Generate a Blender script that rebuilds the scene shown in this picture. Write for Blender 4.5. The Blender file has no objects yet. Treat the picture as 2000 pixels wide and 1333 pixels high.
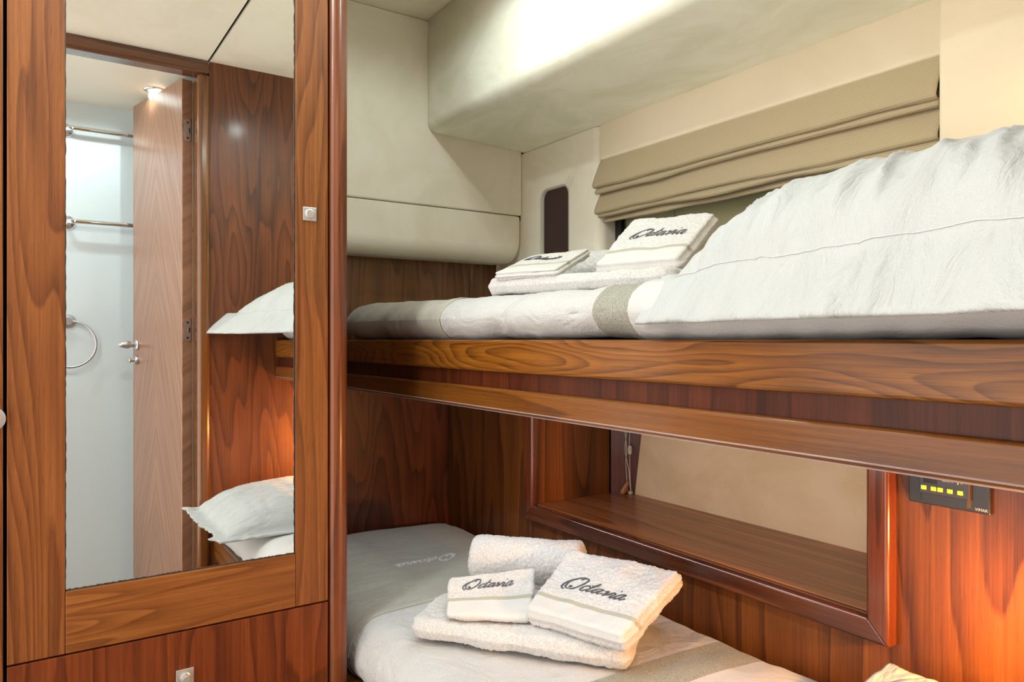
import bpy, bmesh, math, random
import numpy as np
from mathutils import Vector, Matrix

# ---------------------------------------------------------------- camera, world, exposure
# Units are metres.  X runs towards the hull side, Y along the bunks (away), Z up; Z = 0 is eye height.
S = bpy.context.scene
COL = S.collection
F_PX = 1420.0
cam_d = bpy.data.cameras.new('camera')
cam_d.sensor_width = 36.0
cam_d.lens = F_PX / 2000.0 * 36.0
cam_d.clip_start = 0.02
cam_d.shift_y = -0.00125
cam = bpy.data.objects.new('camera', cam_d)
COL.objects.link(cam)
cam.location = (0, 0, 0)
cam.rotation_euler = (math.pi / 2, 0, -math.radians(33.8))
S.camera = cam
w = bpy.data.worlds.new('world'); S.world = w
w.use_nodes = True
w.node_tree.nodes['Background'].inputs[0].default_value = (1.0, 0.91, 0.83, 1)
w.node_tree.nodes['Background'].inputs[1].default_value = 1.75
S.view_settings.view_transform = 'Standard'
S.view_settings.look = 'None'
S.view_settings.gamma = 1.0
S.view_settings.use_curve_mapping = False
S.view_settings.exposure = 0.92
S.cycles.max_bounces = 12
S.cycles.diffuse_bounces = 8
S.cycles.glossy_bounces = 6
S.cycles.sample_clamp_indirect = 6.0
S.cycles.use_denoising = True

# ---- lamps of the place, plus a few added ones (their fixtures are built further down at the same spots)
def lamp(name, kind, loc, energy, color, size=0.03, rot=(0, 0, 0), angle=150, blend=0.6):
    d = bpy.data.lights.new(name, kind)
    d.energy = energy; d.color = color
    if kind == 'SPOT':
        d.spot_size = math.radians(angle); d.spot_blend = blend; d.shadow_soft_size = size
    elif kind == 'AREA':
        d.shape = 'DISK'; d.size = size
    else:
        d.shadow_soft_size = size
    o = bpy.data.objects.new(name, d); COL.objects.link(o)
    o.location = loc; o.rotation_euler = rot
    return o
COOL = (0.87, 1.0, 0.98)
NEUT = (1.0, 0.97, 0.90)
ZC = 1.006                                   # ceiling above eye height
DOWN = [  # x, y, z, watts, colour
    (0.82, 0.85, ZC - 0.012, 3.6, COOL),
    (0.74, 1.40, ZC - 0.012, 3.3, COOL),
    (0.12, 1.15, ZC - 0.012, 11.0, COOL),
    (-0.45, 0.85, ZC - 0.012, 9.0, NEUT),  # added fill downlight, out of view at the left
    (0.42, -0.24, 0.975 - 0.012, 12.0, COOL),
    (0.02, -0.24, 0.975 - 0.012, 4.0, COOL),  # second bathroom downlight, added and unseen
]
for i, (x, y, z, e, c) in enumerate(DOWN):
    lamp('downlight_lamp', 'SPOT', (x, y, z - 0.012), e * 0.85, c, 0.022, (0, 0, 0), 168, 0.35)
WARM = (1.0, 0.45, 0.12)
lamp('reading_lamp_upper_light', 'POINT', (1.33, 0.38, 0.42), 1.1, (1.0, 0.58, 0.28), 0.02)
lamp('reading_lamp_lower_light', 'POINT', (1.13, 0.31, -0.38), 15.0, WARM, 0.02)

sl = lamp('under_bunk_fill_light', 'AREA', (0.845, 1.15, -0.152), 1.0, (0.84, 0.93, 1.0), 0.01, (0, math.radians(-28), 0))  # added strip, unseen, brightens the niche and lower bunk
sl.data.shape = 'RECTANGLE'; sl.data.size = 0.010; sl.data.size_y = 1.7

# ---------------------------------------------------------------- helpers
def srgb(r, g, b):
    f = lambda c: (c / 255 / 12.92) if c / 255 <= 0.04045 else ((c / 255 + 0.055) / 1.055) ** 2.4
    return (f(r), f(g), f(b), 1.0)

def new_mat(name):
    m = bpy.data.materials.new(name); m.use_nodes = True
    nt = m.node_tree; b = nt.nodes['Principled BSDF']
    return m, nt, b

def nn(nt, t, **kw):
    n = nt.nodes.new(t)
    for k, v in kw.items(): setattr(n, k, v)
    return n

def simple(name, col, rough=0.5, metal=0.0, coat=0.0, emit=None, es=0):
    m, nt, b = new_mat(name)
    b.inputs['Base Color'].default_value = col
    b.inputs['Roughness'].default_value = rough
    b.inputs['Metallic'].default_value = metal
    b.inputs['Coat Weight'].default_value = coat
    if emit:
        b.inputs['Emission Color'].default_value = emit
        b.inputs['Emission Strength'].default_value = es
    return m

def mathn(nt, op, a, b=None, c=None, clamp=False):
    n = nn(nt, 'ShaderNodeMath', operation=op, use_clamp=clamp)
    for i, v in enumerate((a, b, c)):
        if v is None: continue
        if isinstance(v, (int, float)): n.inputs[i].default_value = v
        else: nt.links.new(v, n.inputs[i])
    return n.outputs[0]

def mapped(nt, scale, loc=(0, 0, 0), rot=(0, 0, 0)):
    tc = nn(nt, 'ShaderNodeTexCoord'); mp = nn(nt, 'ShaderNodeMapping')
    mp.inputs['Scale'].default_value = scale; mp.inputs['Location'].default_value = loc
    mp.inputs['Rotation'].default_value = rot
    nt.links.new(tc.outputs['Object'], mp.inputs['Vector'])
    return mp.outputs[0]

def noise(nt, vec, scale=1.0, detail=3, rough=0.5, dist=0.0):
    n = nn(nt, 'ShaderNodeTexNoise'); nt.links.new(vec, n.inputs['Vector'])
    n.inputs['Scale'].default_value = scale; n.inputs['Detail'].default_value = detail
    n.inputs['Roughness'].default_value = rough; n.inputs['Distortion'].default_value = dist
    return n.outputs['Fac']

def walnut(name, grain, dark, mid, light, off=0.0, rings=9.0, width=5.0, stretch=0.55, rough=0.3, fine=1.0, coat=0.25, spec=0.5):
    """grain = axis index the fibres run along; contour lines of stretched noise give the cathedral figure"""
    dark, mid, light = [(c[0] * 0.84, c[1] * 0.86, c[2] * 0.86, 1) for c in (dark, mid, light)]
    m, nt, b = new_mat(name)
    def sc(a, l): s = [a, a, a]; s[grain] = l; return tuple(s)
    loc = (off * 3.1, off * 1.7, off * 2.3)
    base = noise(nt, mapped(nt, sc(width, stretch), loc), 1.0, 2, 0.45, 0.25)
    wob = noise(nt, mapped(nt, sc(60, 4.0), loc), 1.0, 3, 0.6)
    v = mathn(nt, 'MULTIPLY_ADD', base, rings, mathn(nt, 'MULTIPLY', wob, 0.35))
    fr = mathn(nt, 'FRACT', v)
    # slow rise, quick fall like growth rings
    ring = mathn(nt, 'POWER', fr, 1.7)
    fall = nn(nt, 'ShaderNodeMapRange'); fall.interpolation_type = 'SMOOTHSTEP'
    nt.links.new(fr, fall.inputs[0]); fall.inputs[1].default_value = 0.90; fall.inputs[2].default_value = 1.0
    fall.inputs[3].default_value = 1.0; fall.inputs[4].default_value = 0.0
    ring = mathn(nt, 'MULTIPLY', ring, fall.outputs[0])
    streak = noise(nt, mapped(nt, sc(210, 3.0), loc), 1.0, 4, 0.65)
    broad = noise(nt, mapped(nt, sc(9, 0.7), (loc[0] + 5, loc[1], loc[2])), 1.0, 3, 0.5)
    mix = mathn(nt, 'MULTIPLY_ADD', ring, 0.33, mathn(nt, 'MULTIPLY_ADD', streak, 0.62 * fine, mathn(nt, 'MULTIPLY', broad, 0.50)))
    ramp = nn(nt, 'ShaderNodeValToRGB')
    e = ramp.color_ramp.elements
    e[0].position = 0.30; e[0].color = light
    e[1].position = 0.95; e[1].color = dark
    k = ramp.color_ramp.elements.new(0.55); k.color = mid
    nt.links.new(mix, ramp.inputs[0])
    pore = noise(nt, mapped(nt, sc(900, 26), loc), 1.0, 1, 0.5)
    pm = nn(nt, 'ShaderNodeMapRange'); nt.links.new(pore, pm.inputs[0])
    pm.inputs[1].default_value = 0.60; pm.inputs[2].default_value = 0.72
    pm.inputs[3].default_value = 0.0; pm.inputs[4].default_value = 0.42
    mx = nn(nt, 'ShaderNodeMix', data_type='RGBA', blend_type='MULTIPLY')
    nt.links.new(pm.outputs[0], mx.inputs['Factor'])
    nt.links.new(ramp.outputs[0], mx.inputs['A']); mx.inputs['B'].default_value = (0.35, 0.26, 0.2, 1)
    nt.links.new(mx.outputs['Result'], b.inputs['Base Color'])
    b.inputs['Roughness'].default_value = rough
    b.inputs['Specular IOR Level'].default_value = spec
    b.inputs['Coat Weight'].default_value = coat; b.inputs['Coat Roughness'].default_value = 0.14
    bp = nn(nt, 'ShaderNodeBump'); bp.inputs['Strength'].default_value = 0.12; bp.inputs['Distance'].default_value = 0.0006
    nt.links.new(streak, bp.inputs['Height']); nt.links.new(bp.outputs[0], b.inputs['Normal'])
    return m

def suede(name, c1, c2, sc=9.0, seed=0.0):
    m, nt, b = new_mat(name)
    big = noise(nt, mapped(nt, (sc, sc * 0.6, sc), (seed, seed, 0)), 1.0, 5, 0.62, 1.2)
    sm = noise(nt, mapped(nt, (260, 260, 260)), 1.0, 3, 0.6)
    ramp = nn(nt, 'ShaderNodeValToRGB'); e = ramp.color_ramp.elements
    e[0].position = 0.38; e[0].color = c2; e[1].position = 0.62; e[1].color = c1
    nt.links.new(mathn(nt, 'MULTIPLY_ADD', sm, 0.12, mathn(nt, 'MULTIPLY', big, 0.9)), ramp.inputs[0])
    nt.links.new(ramp.outputs[0], b.inputs['Base Color'])
    b.inputs['Roughness'].default_value = 0.92
    b.inputs['Sheen Weight'].default_value = 0.15; b.inputs['Specular IOR Level'].default_value = 0.2
    bp = nn(nt, 'ShaderNodeBump'); bp.inputs['Strength'].default_value = 0.15; bp.inputs['Distance'].default_value = 0.001
    nt.links.new(sm, bp.inputs['Height']); nt.links.new(bp.outputs[0], b.inputs['Normal'])
    return m

def cloth(name, col, col2=None, weave=(700, 700, 700), strength=0.25, wr=0.0, rough=0.85, sheen=0.1, wmap=(9, 9, 9)):
    m, nt, b = new_mat(name)
    v = mapped(nt, weave)
    ch = nn(nt, 'ShaderNodeTexNoise'); nt.links.new(v, ch.inputs['Vector']); ch.inputs['Scale'].default_value = 1.0
    ch.inputs['Detail'].default_value = 1
    mx = nn(nt, 'ShaderNodeMix', data_type='RGBA')
    mr = nn(nt, 'ShaderNodeMapRange'); nt.links.new(ch.outputs['Fac'], mr.inputs[0])
    mr.inputs[1].default_value = 0.42; mr.inputs[2].default_value = 0.58
    nt.links.new(mr.outputs[0], mx.inputs['Factor'])
    mx.inputs['A'].default_value = col2 or tuple(c * 0.93 for c in col[:3]) + (1,)
    mx.inputs['B'].default_value = col
    nt.links.new(mx.outputs['Result'], b.inputs['Base Color'])
    b.inputs['Roughness'].default_value = rough; b.inputs['Sheen Weight'].default_value = sheen
    b.inputs['Specular IOR Level'].default_value = 0.25
    h = mathn(nt, 'MULTIPLY', ch.outputs['Fac'], 0.0006)
    if wr:
        big = noise(nt, mapped(nt, wmap), 1.0, 6, 0.6, 1.4)
        h = mathn(nt, 'MULTIPLY_ADD', big, wr, h)
    bp = nn(nt, 'ShaderNodeBump'); bp.inputs['Strength'].default_value = strength * 2; bp.inputs['Distance'].default_value = 1.0
    nt.links.new(h, bp.inputs['Height']); nt.links.new(bp.outputs[0], b.inputs['Normal'])
    return m

def ribbed(name, col, axis, period, dark=0.72, wr=0.0):
    """fabric with fine ribs repeating along one axis"""
    m, nt, b = new_mat(name)
    s = [60, 60, 60]; s[axis] = 1.0
    sep = nn(nt, 'ShaderNodeSeparateXYZ'); nt.links.new(mapped(nt, (1, 1, 1)), sep.inputs[0])
    a = mathn(nt, 'MULTIPLY', sep.outputs[axis], 2 * math.pi / period)
    sn = mathn(nt, 'MULTIPLY_ADD', mathn(nt, 'SINE', a), 0.5, 0.5)
    fn = noise(nt, mapped(nt, (500, 500, 500)), 1.0, 2, 0.5)
    f = mathn(nt, 'MULTIPLY_ADD', sn, 0.7, mathn(nt, 'MULTIPLY', fn, 0.4), clamp=True)
    mx = nn(nt, 'ShaderNodeMix', data_type='RGBA'); nt.links.new(f, mx.inputs['Factor'])
    mx.inputs['A'].default_value = tuple(c * dark for c in col[:3]) + (1,); mx.inputs['B'].default_value = col
    nt.links.new(mx.outputs['Result'], b.inputs['Base Color'])
    b.inputs['Roughness'].default_value = 0.85; b.inputs['Sheen Weight'].default_value = 0.2
    h = mathn(nt, 'MULTIPLY', sn, 0.0005)
    if wr:
        big = noise(nt, mapped(nt, (6, 12, 12)), 1.0, 5, 0.6, 1.0)
        h = mathn(nt, 'MULTIPLY_ADD', big, wr, h)
    bp = nn(nt, 'ShaderNodeBump'); bp.inputs['Strength'].default_value = 0.6; bp.inputs['Distance'].default_value = 1.0
    nt.links.new(h, bp.inputs['Height']); nt.links.new(bp.outputs[0], b.inputs['Normal'])
    return m

# wood tones
W_STILE = walnut('walnut_stile', 2, srgb(92, 48, 18), srgb(142, 84, 38), srgb(170, 108, 54), off=1.0, rings=19, width=7, stretch=0.8, rough=0.45, coat=0.0, spec=0.35)
W_RAILX = walnut('walnut_cross_rail', 0, srgb(98, 54, 18), srgb(146, 88, 38), srgb(176, 116, 56), off=2.4, rings=20, width=10, stretch=0.9, rough=0.45, coat=0.0, spec=0.35)
W_DRAWER = walnut('walnut_drawer', 2, srgb(78, 34, 14), srgb(130, 64, 28), srgb(152, 84, 40), off=4.2, rings=15, width=6, stretch=0.9, rough=0.42, coat=0.0, spec=0.3)
W_POST = walnut('walnut_post', 2, srgb(92, 42, 18), srgb(140, 74, 34), srgb(168, 100, 50), off=0.3, rings=6, width=9, stretch=0.5, rough=0.34, coat=0.15)
W_BUNK = walnut('walnut_bunk_rail', 1, srgb(80, 40, 10), srgb(152, 92, 28), srgb(186, 120, 42), off=6.3, rings=22, width=9, stretch=1.4, rough=0.34, coat=0.12, spec=0.35)
W_BUNK2 = walnut('walnut_lower_rail', 1, srgb(76, 40, 12), srgb(132, 78, 28), srgb(158, 98, 36), off=7.7, rings=7, width=8, stretch=0.6, rough=0.34, coat=0.12, spec=0.35)
W_FASCIA = walnut('walnut_fascia', 2, srgb(58, 24, 10), srgb(92, 42, 20), srgb(112, 56, 28), off=3.0, rings=6, width=8, stretch=0.5, rough=0.4, coat=0.0, spec=0.25)
W_WALL = walnut('walnut_wall', 2, srgb(60, 28, 14), srgb(108, 54, 28), srgb(134, 74, 40), off=8.6, rings=16, width=6, stretch=0.75)
W_HULL = walnut('walnut_hull_wall', 2, srgb(72, 34, 12), srgb(130, 70, 26), srgb(162, 96, 38), off=9.9, rings=11, width=5, stretch=0.6, rough=0.38, coat=0.1, spec=0.35)
W_END = walnut('walnut_end_wall_upper', 2, srgb(98, 60, 34), srgb(146, 96, 58), srgb(170, 118, 76), off=12.0, rings=12, width=7, stretch=0.9)
W_SHELF = walnut('walnut_shelf', 1, srgb(122, 66, 34), srgb(186, 114, 66), srgb(212, 146, 92), off=5.5, rings=9, width=9, stretch=0.5, rough=0.35, coat=0.2)  # walnut lightened to stand in for light missing in the niche
W_MOULD = walnut('walnut_moulding', 1, srgb(60, 26, 16), srgb(108, 56, 34), srgb(130, 72, 46), off=2.0, rings=5, width=8, stretch=0.5, rough=0.2, coat=0.5)
W_MOULDV = walnut('walnut_moulding_upright', 2, srgb(64, 28, 16), srgb(116, 56, 32), srgb(140, 74, 44), off=2.9, rings=5, width=10, stretch=0.5, rough=0.2, coat=0.5)
W_NEAR = walnut('walnut_near_wall', 2, srgb(74, 36, 16), srgb(122, 66, 32), srgb(148, 88, 46), off=15.2, rings=17, width=5, stretch=0.7, rough=0.42, coat=0.15)
W_DOOR = walnut('walnut_bathroom_door', 2, srgb(80, 48, 32), srgb(124, 80, 56), srgb(146, 102, 76), off=11.2, rings=7, width=10, stretch=0.8, rough=0.3, coat=0.3)
SUEDE = suede('cream_suede', srgb(243, 238, 222), srgb(236, 230, 212), 5, 1)
SUEDE_M = suede('mottled_cream_suede', srgb(247, 247, 232), srgb(234, 236, 214), 7, 4)
SUEDE_T = suede('tan_suede', srgb(240, 208, 168), srgb(228, 194, 150), 5, 7)  # tan raised and warmed to stand in for bounced light
BOARD = suede('window_board_suede', srgb(216, 208, 172), srgb(204, 196, 160), 5, 2)
WHITE_SHEET = cloth('white_sheet', (0.60, 0.61, 0.61, 1), weave=(900, 900, 900), wr=0.010, wmap=(14, 9, 14))
WHITE_WEAVE = cloth('white_waffle_cover', (0.60, 0.61, 0.61, 1), (0.51, 0.52, 0.52, 1), weave=(800, 800, 800), wr=0.022, wmap=(14, 9, 14))
GREY_SATIN = cloth('grey_green_satin', srgb(190, 188, 174), srgb(178, 177, 164), weave=(80, 900, 80), wr=0.010, rough=0.5, sheen=0.3, wmap=(4, 26, 6))
GREY_WEAVE = ribbed('grey_ribbed_band', srgb(170, 168, 152), 0, 0.0035, 0.66)
GREY_WEAVE_V = cloth('grey_woven_runner', srgb(176, 176, 164), srgb(122, 124, 114), weave=(800, 800, 800), wr=0.004)
PILLOW = cloth('white_pillowcase', (0.50, 0.53, 0.535, 1), weave=(900, 900, 900), wr=0.030, wmap=(6, 15, 5), strength=0.24)
TERRY = cloth('white_terry', (0.66, 0.655, 0.64, 1), (0.54, 0.535, 0.52, 1), weave=(330, 330, 330), strength=0.5, sheen=0.4)
HEM = ribbed('white_hem_band', (0.66, 0.66, 0.64, 1), 1, 0.004, 0.93)
STRIPE = ribbed('grey_stripe', srgb(178, 177, 160), 1, 0.004, 0.8)
THREAD = simple('grey_embroidery', srgb(84, 86, 92), 0.45)
THREAD_W = simple('white_embroidery', srgb(240, 240, 240), 0.5)
SEAM = simple('seam_thread', srgb(186, 180, 166), 0.8)
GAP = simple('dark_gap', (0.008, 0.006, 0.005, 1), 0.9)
BLIND = ribbed('olive_blind', srgb(188, 172, 138), 2, 0.0048, 0.72)
SATIN = simple('satin_nickel', srgb(200, 200, 202), 0.32, 1.0)
SATIN_L = simple('pale_knob', srgb(210, 208, 206), 0.35, 0.7)
CHROME = simple('chrome', (0.85, 0.86, 0.88, 1), 0.06, 1.0)
BATHW = simple('white_bath_wall', (0.68, 0.78, 0.83, 1), 0.12, 0, 0.4)
BATHC = simple('bath_ceiling', srgb(232, 228, 212), 0.5)
PLASTIC = simple('black_plastic', srgb(42, 40, 42), 0.35)
PLASTIC2 = simple('dark_module_plastic', srgb(56, 52, 56), 0.3)
YELLOW = simple('yellow_key', srgb(196, 204, 44), 0.4, 0, 0, srgb(190, 200, 30), 0.25)
INK = simple('white_print', srgb(210, 205, 200), 0.5)
INKD = simple('dark_print', srgb(60, 60, 20), 0.5)
ORANGE = simple('brass_edge', srgb(130, 90, 56), 0.3, 0.6)
CORD = simple('cream_cord', srgb(214, 198, 172), 0.7)
TOGGLE = simple('cream_plastic', srgb(216, 200, 172), 0.4)
WOODACORN = simple('light_wood_acorn', srgb(176, 112, 62), 0.4)
CARPET = suede('floor_carpet', srgb(150, 132, 106), srgb(136, 118, 94), 30, 2)

def mirror_mat():
    m, nt, b = new_mat('mirror_silver')
    b.inputs['Base Color'].default_value = (0.90, 0.93, 0.92, 1)
    b.inputs['Metallic'].default_value = 1.0; b.inputs['Roughness'].default_value = 0.0
    return m
MIRROR = mirror_mat()
def glass_mat():
    m, nt, b = new_mat('window_glass')
    b.inputs['Transmission Weight'].default_value = 1.0; b.inputs['Roughness'].default_value = 0.02
    b.inputs['Base Color'].default_value = (0.9, 0.92, 0.88, 1); b.inputs['IOR'].default_value = 1.05
    return m
GLASS = glass_mat()
LENS = simple('lamp_lens', (1, 1, 1, 1), 0.4, 0, 0, (1.0, 0.97, 0.88, 1), 14)
LENS_W = simple('warm_lamp_lens', (1, 1, 1, 1), 0.4, 0, 0, (1.0, 0.6, 0.28, 1), 12)

def tag(o, label=None, cat=None, group=None, kind=None):
    if label: o['label'] = label
    if cat: o['category'] = cat
    if group: o['group'] = group
    if kind: o['kind'] = kind
    return o

def empty(name, loc, label=None, cat=None, group=None, kind=None):
    o = bpy.data.objects.new(name, None); COL.objects.link(o); o.location = loc
    o.empty_display_size = 0.05
    return tag(o, label, cat, group, kind)

def link_mesh(name, me, mats, parent=None, smooth=False):
    o = bpy.data.objects.new(name, me); COL.objects.link(o)
    for m in (mats if isinstance(mats, (list, tuple)) else [mats]): me.materials.append(m)
    if smooth:
        me.polygons.foreach_set('use_smooth', [True] * len(me.polygons))
    if parent is not None:
        o.parent = parent
        # meshes are written in world coordinates; keep them there under a moved parent
        p = parent; off = Vector((0, 0, 0))
        while p is not None:
            off += p.location; p = p.parent
        o.location = -off
    return o

def mesh_np(name, V, Fq, mats, parent=None, smooth=True, mi=None):
    me = bpy.data.meshes.new(name)
    V = np.asarray(V, dtype=np.float32)
    quads = np.asarray(Fq, dtype=np.int32)
    me.vertices.add(len(V)); me.vertices.foreach_set('co', V.ravel())
    me.loops.add(quads.size); me.loops.foreach_set('vertex_index', quads.ravel())
    n = len(quads); k = quads.shape[1]
    me.polygons.add(n); me.polygons.foreach_set('loop_start', np.arange(0, n * k, k, dtype=np.int32))
    if mi is not None: me.polygons.foreach_set('material_index', np.asarray(mi, dtype=np.int32))
    me.update(calc_edges=True); me.validate()
    return link_mesh(name, me, mats, parent, smooth)

def mesh_bm(name, bm, mats, parent=None, smooth=False, bevel=0.0, segs=2):
    bmesh.ops.recalc_face_normals(bm, faces=bm.faces[:])
    me = bpy.data.meshes.new(name); bm.to_mesh(me); bm.free()
    o = link_mesh(name, me, mats, parent, smooth)
    if bevel > 0:
        md = o.modifiers.new('bevel', 'BEVEL'); md.width = bevel; md.segments = segs
        md.limit_method = 'ANGLE'; md.angle_limit = math.radians(35)
    return o

def add_box(bm, x0, x1, y0, y1, z0, z1, mi=0):
    vs = [bm.verts.new((x, y, z)) for x in (x0, x1) for y in (y0, y1) for z in (z0, z1)]
    for f in ((0, 1, 3, 2), (4, 6, 7, 5), (0, 4, 5, 1), (2, 3, 7, 6), (0, 2, 6, 4), (1, 5, 7, 3)):
        fc = bm.faces.new([vs[i] for i in f]); fc.material_index = mi

def box(name, x0, x1, y0, y1, z0, z1, mat, parent=None, bevel=0.0, segs=2, kind=None):
    bm = bmesh.new(); add_box(bm, x0, x1, y0, y1, z0, z1)
    o = mesh_bm(name, bm, mat, parent, False, bevel, segs)
    if kind: o['kind'] = kind
    return o

def add_prism(bm, pts, axis, a, b, mi=0):
    """polygon pts in the two other axes, extruded from a to b along axis"""
    def P(p, t):
        q = list(p); q.insert(axis, t); return q
    A = [bm.verts.new(P(p, a)) for p in pts]; B = [bm.verts.new(P(p, b)) for p in pts]
    n = len(pts)
    fs = [bm.faces.new(A), bm.faces.new(B[::-1])]
    for i in range(n): fs.append(bm.faces.new((A[i], B[i], B[(i + 1) % n], A[(i + 1) % n])))
    for f in fs: f.material_index = mi

def prism(name, pts, axis, a, b, mat, parent=None, bevel=0.0, smooth=False, kind=None):
    bm = bmesh.new(); add_prism(bm, pts, axis, a, b)
    o = mesh_bm(name, bm, mat, parent, smooth, bevel)
    if kind: o['kind'] = kind
    return o

def add_tube(bm, pts, r, n=10, closed=False):
    pts = [Vector(p) for p in pts]; rings = []
    m = len(pts)
    up = Vector((0.13, 0.31, 0.94))
    for i, p in enumerate(pts):
        if closed: d = pts[(i + 1) % m] - pts[i - 1]
        else: d = pts[min(i + 1, m - 1)] - pts[max(i - 1, 0)]
        d.normalize()
        a = d.cross(up)
        if a.length < 1e-3: a = d.cross(Vector((1, 0, 0)))
        a.normalize(); b = d.cross(a)
        rr = r[i] if isinstance(r, (list, tuple)) else r
        rings.append([bm.verts.new(p + (a * math.cos(t) + b * math.sin(t)) * rr) for t in [2 * math.pi * k / n for k in range(n)]])
    for i in range(m if closed else m - 1):
        A, B = rings[i], rings[(i + 1) % m]
        for k in range(n): bm.faces.new((A[k], A[(k + 1) % n], B[(k + 1) % n], B[k]))
    if not closed:
        bm.faces.new(rings[0][::-1]); bm.faces.new(rings[-1])

def tube(name, pts, r, mat, parent=None, n=10, closed=False):
    bm = bmesh.new(); add_tube(bm, pts, r, n, closed)
    return mesh_bm(name, bm, mat, parent, True)

def add_lathe(bm, prof, origin, axis=(0, 0, 1), n=28, mi=0):
    """prof: (radius, height) pairs turned about axis through origin"""
    ax = Vector(axis).normalized(); o = Vector(origin)
    a = ax.orthogonal().normalized(); b = ax.cross(a)
    rings = []
    for r, h in prof:
        rings.append([bm.verts.new(o + ax * h + (a * math.cos(t) + b * math.sin(t)) * max(r, 1e-5)) for t in [2 * math.pi * k / n for k in range(n)]])
    for A, B in zip(rings, rings[1:]):
        for k in range(n):
            f = bm.faces.new((A[k], A[(k + 1) % n], B[(k + 1) % n], B[k])); f.material_index = mi
    f = bm.faces.new(rings[0][::-1]); f.material_index = mi
    f = bm.faces.new(rings[-1]); f.material_index = mi

def lathe(name, prof, origin, axis, mat, parent=None, n=28):
    bm = bmesh.new(); add_lathe(bm, prof, origin, axis, n)
    o = mesh_bm(name, bm, mat, parent, True)
    md = o.modifiers.new('edge', 'EDGE_SPLIT'); md.split_angle = math.radians(40)
    return o

# numpy value noise -------------------------------------------------
def _hash(ix, iy, iz):
    h = (ix.astype(np.int64) * 374761393 + iy.astype(np.int64) * 668265263 + iz.astype(np.int64) * 2147483647) & 0xffffffff
    h = ((h ^ (h >> 13)) * 1274126177) & 0xffffffff
    h = (h ^ (h >> 16)) & 0xffff
    return h / 65535.0
def vnoise(x, y, z):
    x, y, z = np.broadcast_arrays(x, y, z)
    fx, fy, fz = np.floor(x), np.floor(y), np.floor(z)
    tx, ty, tz = x - fx, y - fy, z - fz
    tx = tx * tx * (3 - 2 * tx); ty = ty * ty * (3 - 2 * ty); tz = tz * tz * (3 - 2 * tz)
    ix, iy, iz = fx.astype(int), fy.astype(int), fz.astype(int)
    r = 0
    for a in (0, 1):
        for b in (0, 1):
            for c in (0, 1):
                r = r + _hash(ix + a, iy + b, iz + c) * (tx if a else 1 - tx) * (ty if b else 1 - ty) * (tz if c else 1 - tz)
    return r * 2 - 1
def fbm(x, y, z, o=3):
    r = 0; a = 1.0
    for i in range(o):
        r = r + a * vnoise(x * 2 ** i + 17 * i, y * 2 ** i + 5 * i, z * 2 ** i); a *= 0.5
    return r

def lines(L, R, step, extra=()):
    """coordinates 0..L with extra lines in the rounded rims"""
    rim = [R * (1 - math.cos(t)) for t in np.linspace(0, math.pi / 2, 7)]
    mid = np.linspace(R, L - R, max(2, int((L - 2 * R) / step)))
    s = set(round(float(v), 6) for v in list(mid) + rim + [L - v for v in rim] + [e for e in extra if 0 < e < L])
    s = sorted(s); out = [s[0]]
    for v in s[1:]:
        if v - out[-1] > 1e-4: out.append(v)
    return np.array(out)

def rbox(xs, ys, T, R, r, nz=6, groove=0.0, layers=3):
    """rounded slab 0..W x 0..D x 0..T; returns verts, quads, part flag (0 top, 1 side, 2 bottom)"""
    W, D = xs[-1], ys[-1]
    X, Y = np.meshgrid(xs, ys, indexing='ij')
    cx = np.clip(X, R, W - R); cy = np.clip(Y, R, D - R)
    dx, dy = X - cx, Y - cy
    L = np.sqrt(dx * dx + dy * dy); Li = np.maximum(abs(dx), abs(dy))
    k = np.where(L > 1e-9, Li / np.maximum(L, 1e-9), 1.0)
    PX, PY = cx + dx * k, cy + dy * k
    e = R - Li
    drop = np.where(e < r, r - np.sqrt(np.maximum(r * r - (r - np.minimum(e, r)) ** 2, 0)), 0)
    nx, ny = X.shape
    top = np.stack([PX, PY, T - drop], -1).reshape(-1, 3)
    bot = np.stack([PX, PY, drop], -1).reshape(-1, 3)
    idx = np.arange(nx * ny).reshape(nx, ny)
    q = np.stack([idx[:-1, :-1], idx[1:, :-1], idx[1:, 1:], idx[:-1, 1:]], -1).reshape(-1, 4)
    per = list(idx[:, 0]) + list(idx[-1, 1:]) + list(idx[-2::-1, -1]) + list(idx[0, -2:0:-1])
    per = np.array(per); m = len(per)
    V = [top]; off = len(top)
    rings = [per]
    nrm = np.stack([dx, dy], -1).reshape(-1, 2)[per]
    nrm = nrm / np.maximum(np.linalg.norm(nrm, axis=1, keepdims=True), 1e-9)
    nz = max(2, min(nz, int((T - 2 * r) / 0.004)))
    for j in range(1, nz):
        z = (T - r) + (2 * r - T) * j / nz
        ring = top[per].copy(); ring[:, 2] = z
        V.append(ring); rings.append(np.arange(off, off + m)); off += m
    V.append(bot); rings.append(per + off)
    Q = [q]; flag = [np.zeros(len(q), int)]
    for a, b in zip(rings, rings[1:]):
        a2, b2 = np.roll(a, -1), np.roll(b, -1)
        Q.append(np.stack([a, b, b2, a2], -1)); flag.append(np.ones(m, int))
    Q.append(q[:, ::-1] + off); flag.append(np.full(len(q), 2))
    V, Q = np.concatenate(V), np.concatenate(Q)
    if groove:
        Nn = vertex_normals(V, Q)
        g = groove * (0.5 - 0.5 * np.cos(2 * np.pi * layers * V[:, 2] / T)) * np.clip(np.linalg.norm(Nn[:, :2], axis=1) * 1.3 - 0.2, 0, 1)
        V[:, :2] -= Nn[:, :2] * g[:, None]
    return V, Q, np.concatenate(flag)

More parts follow.
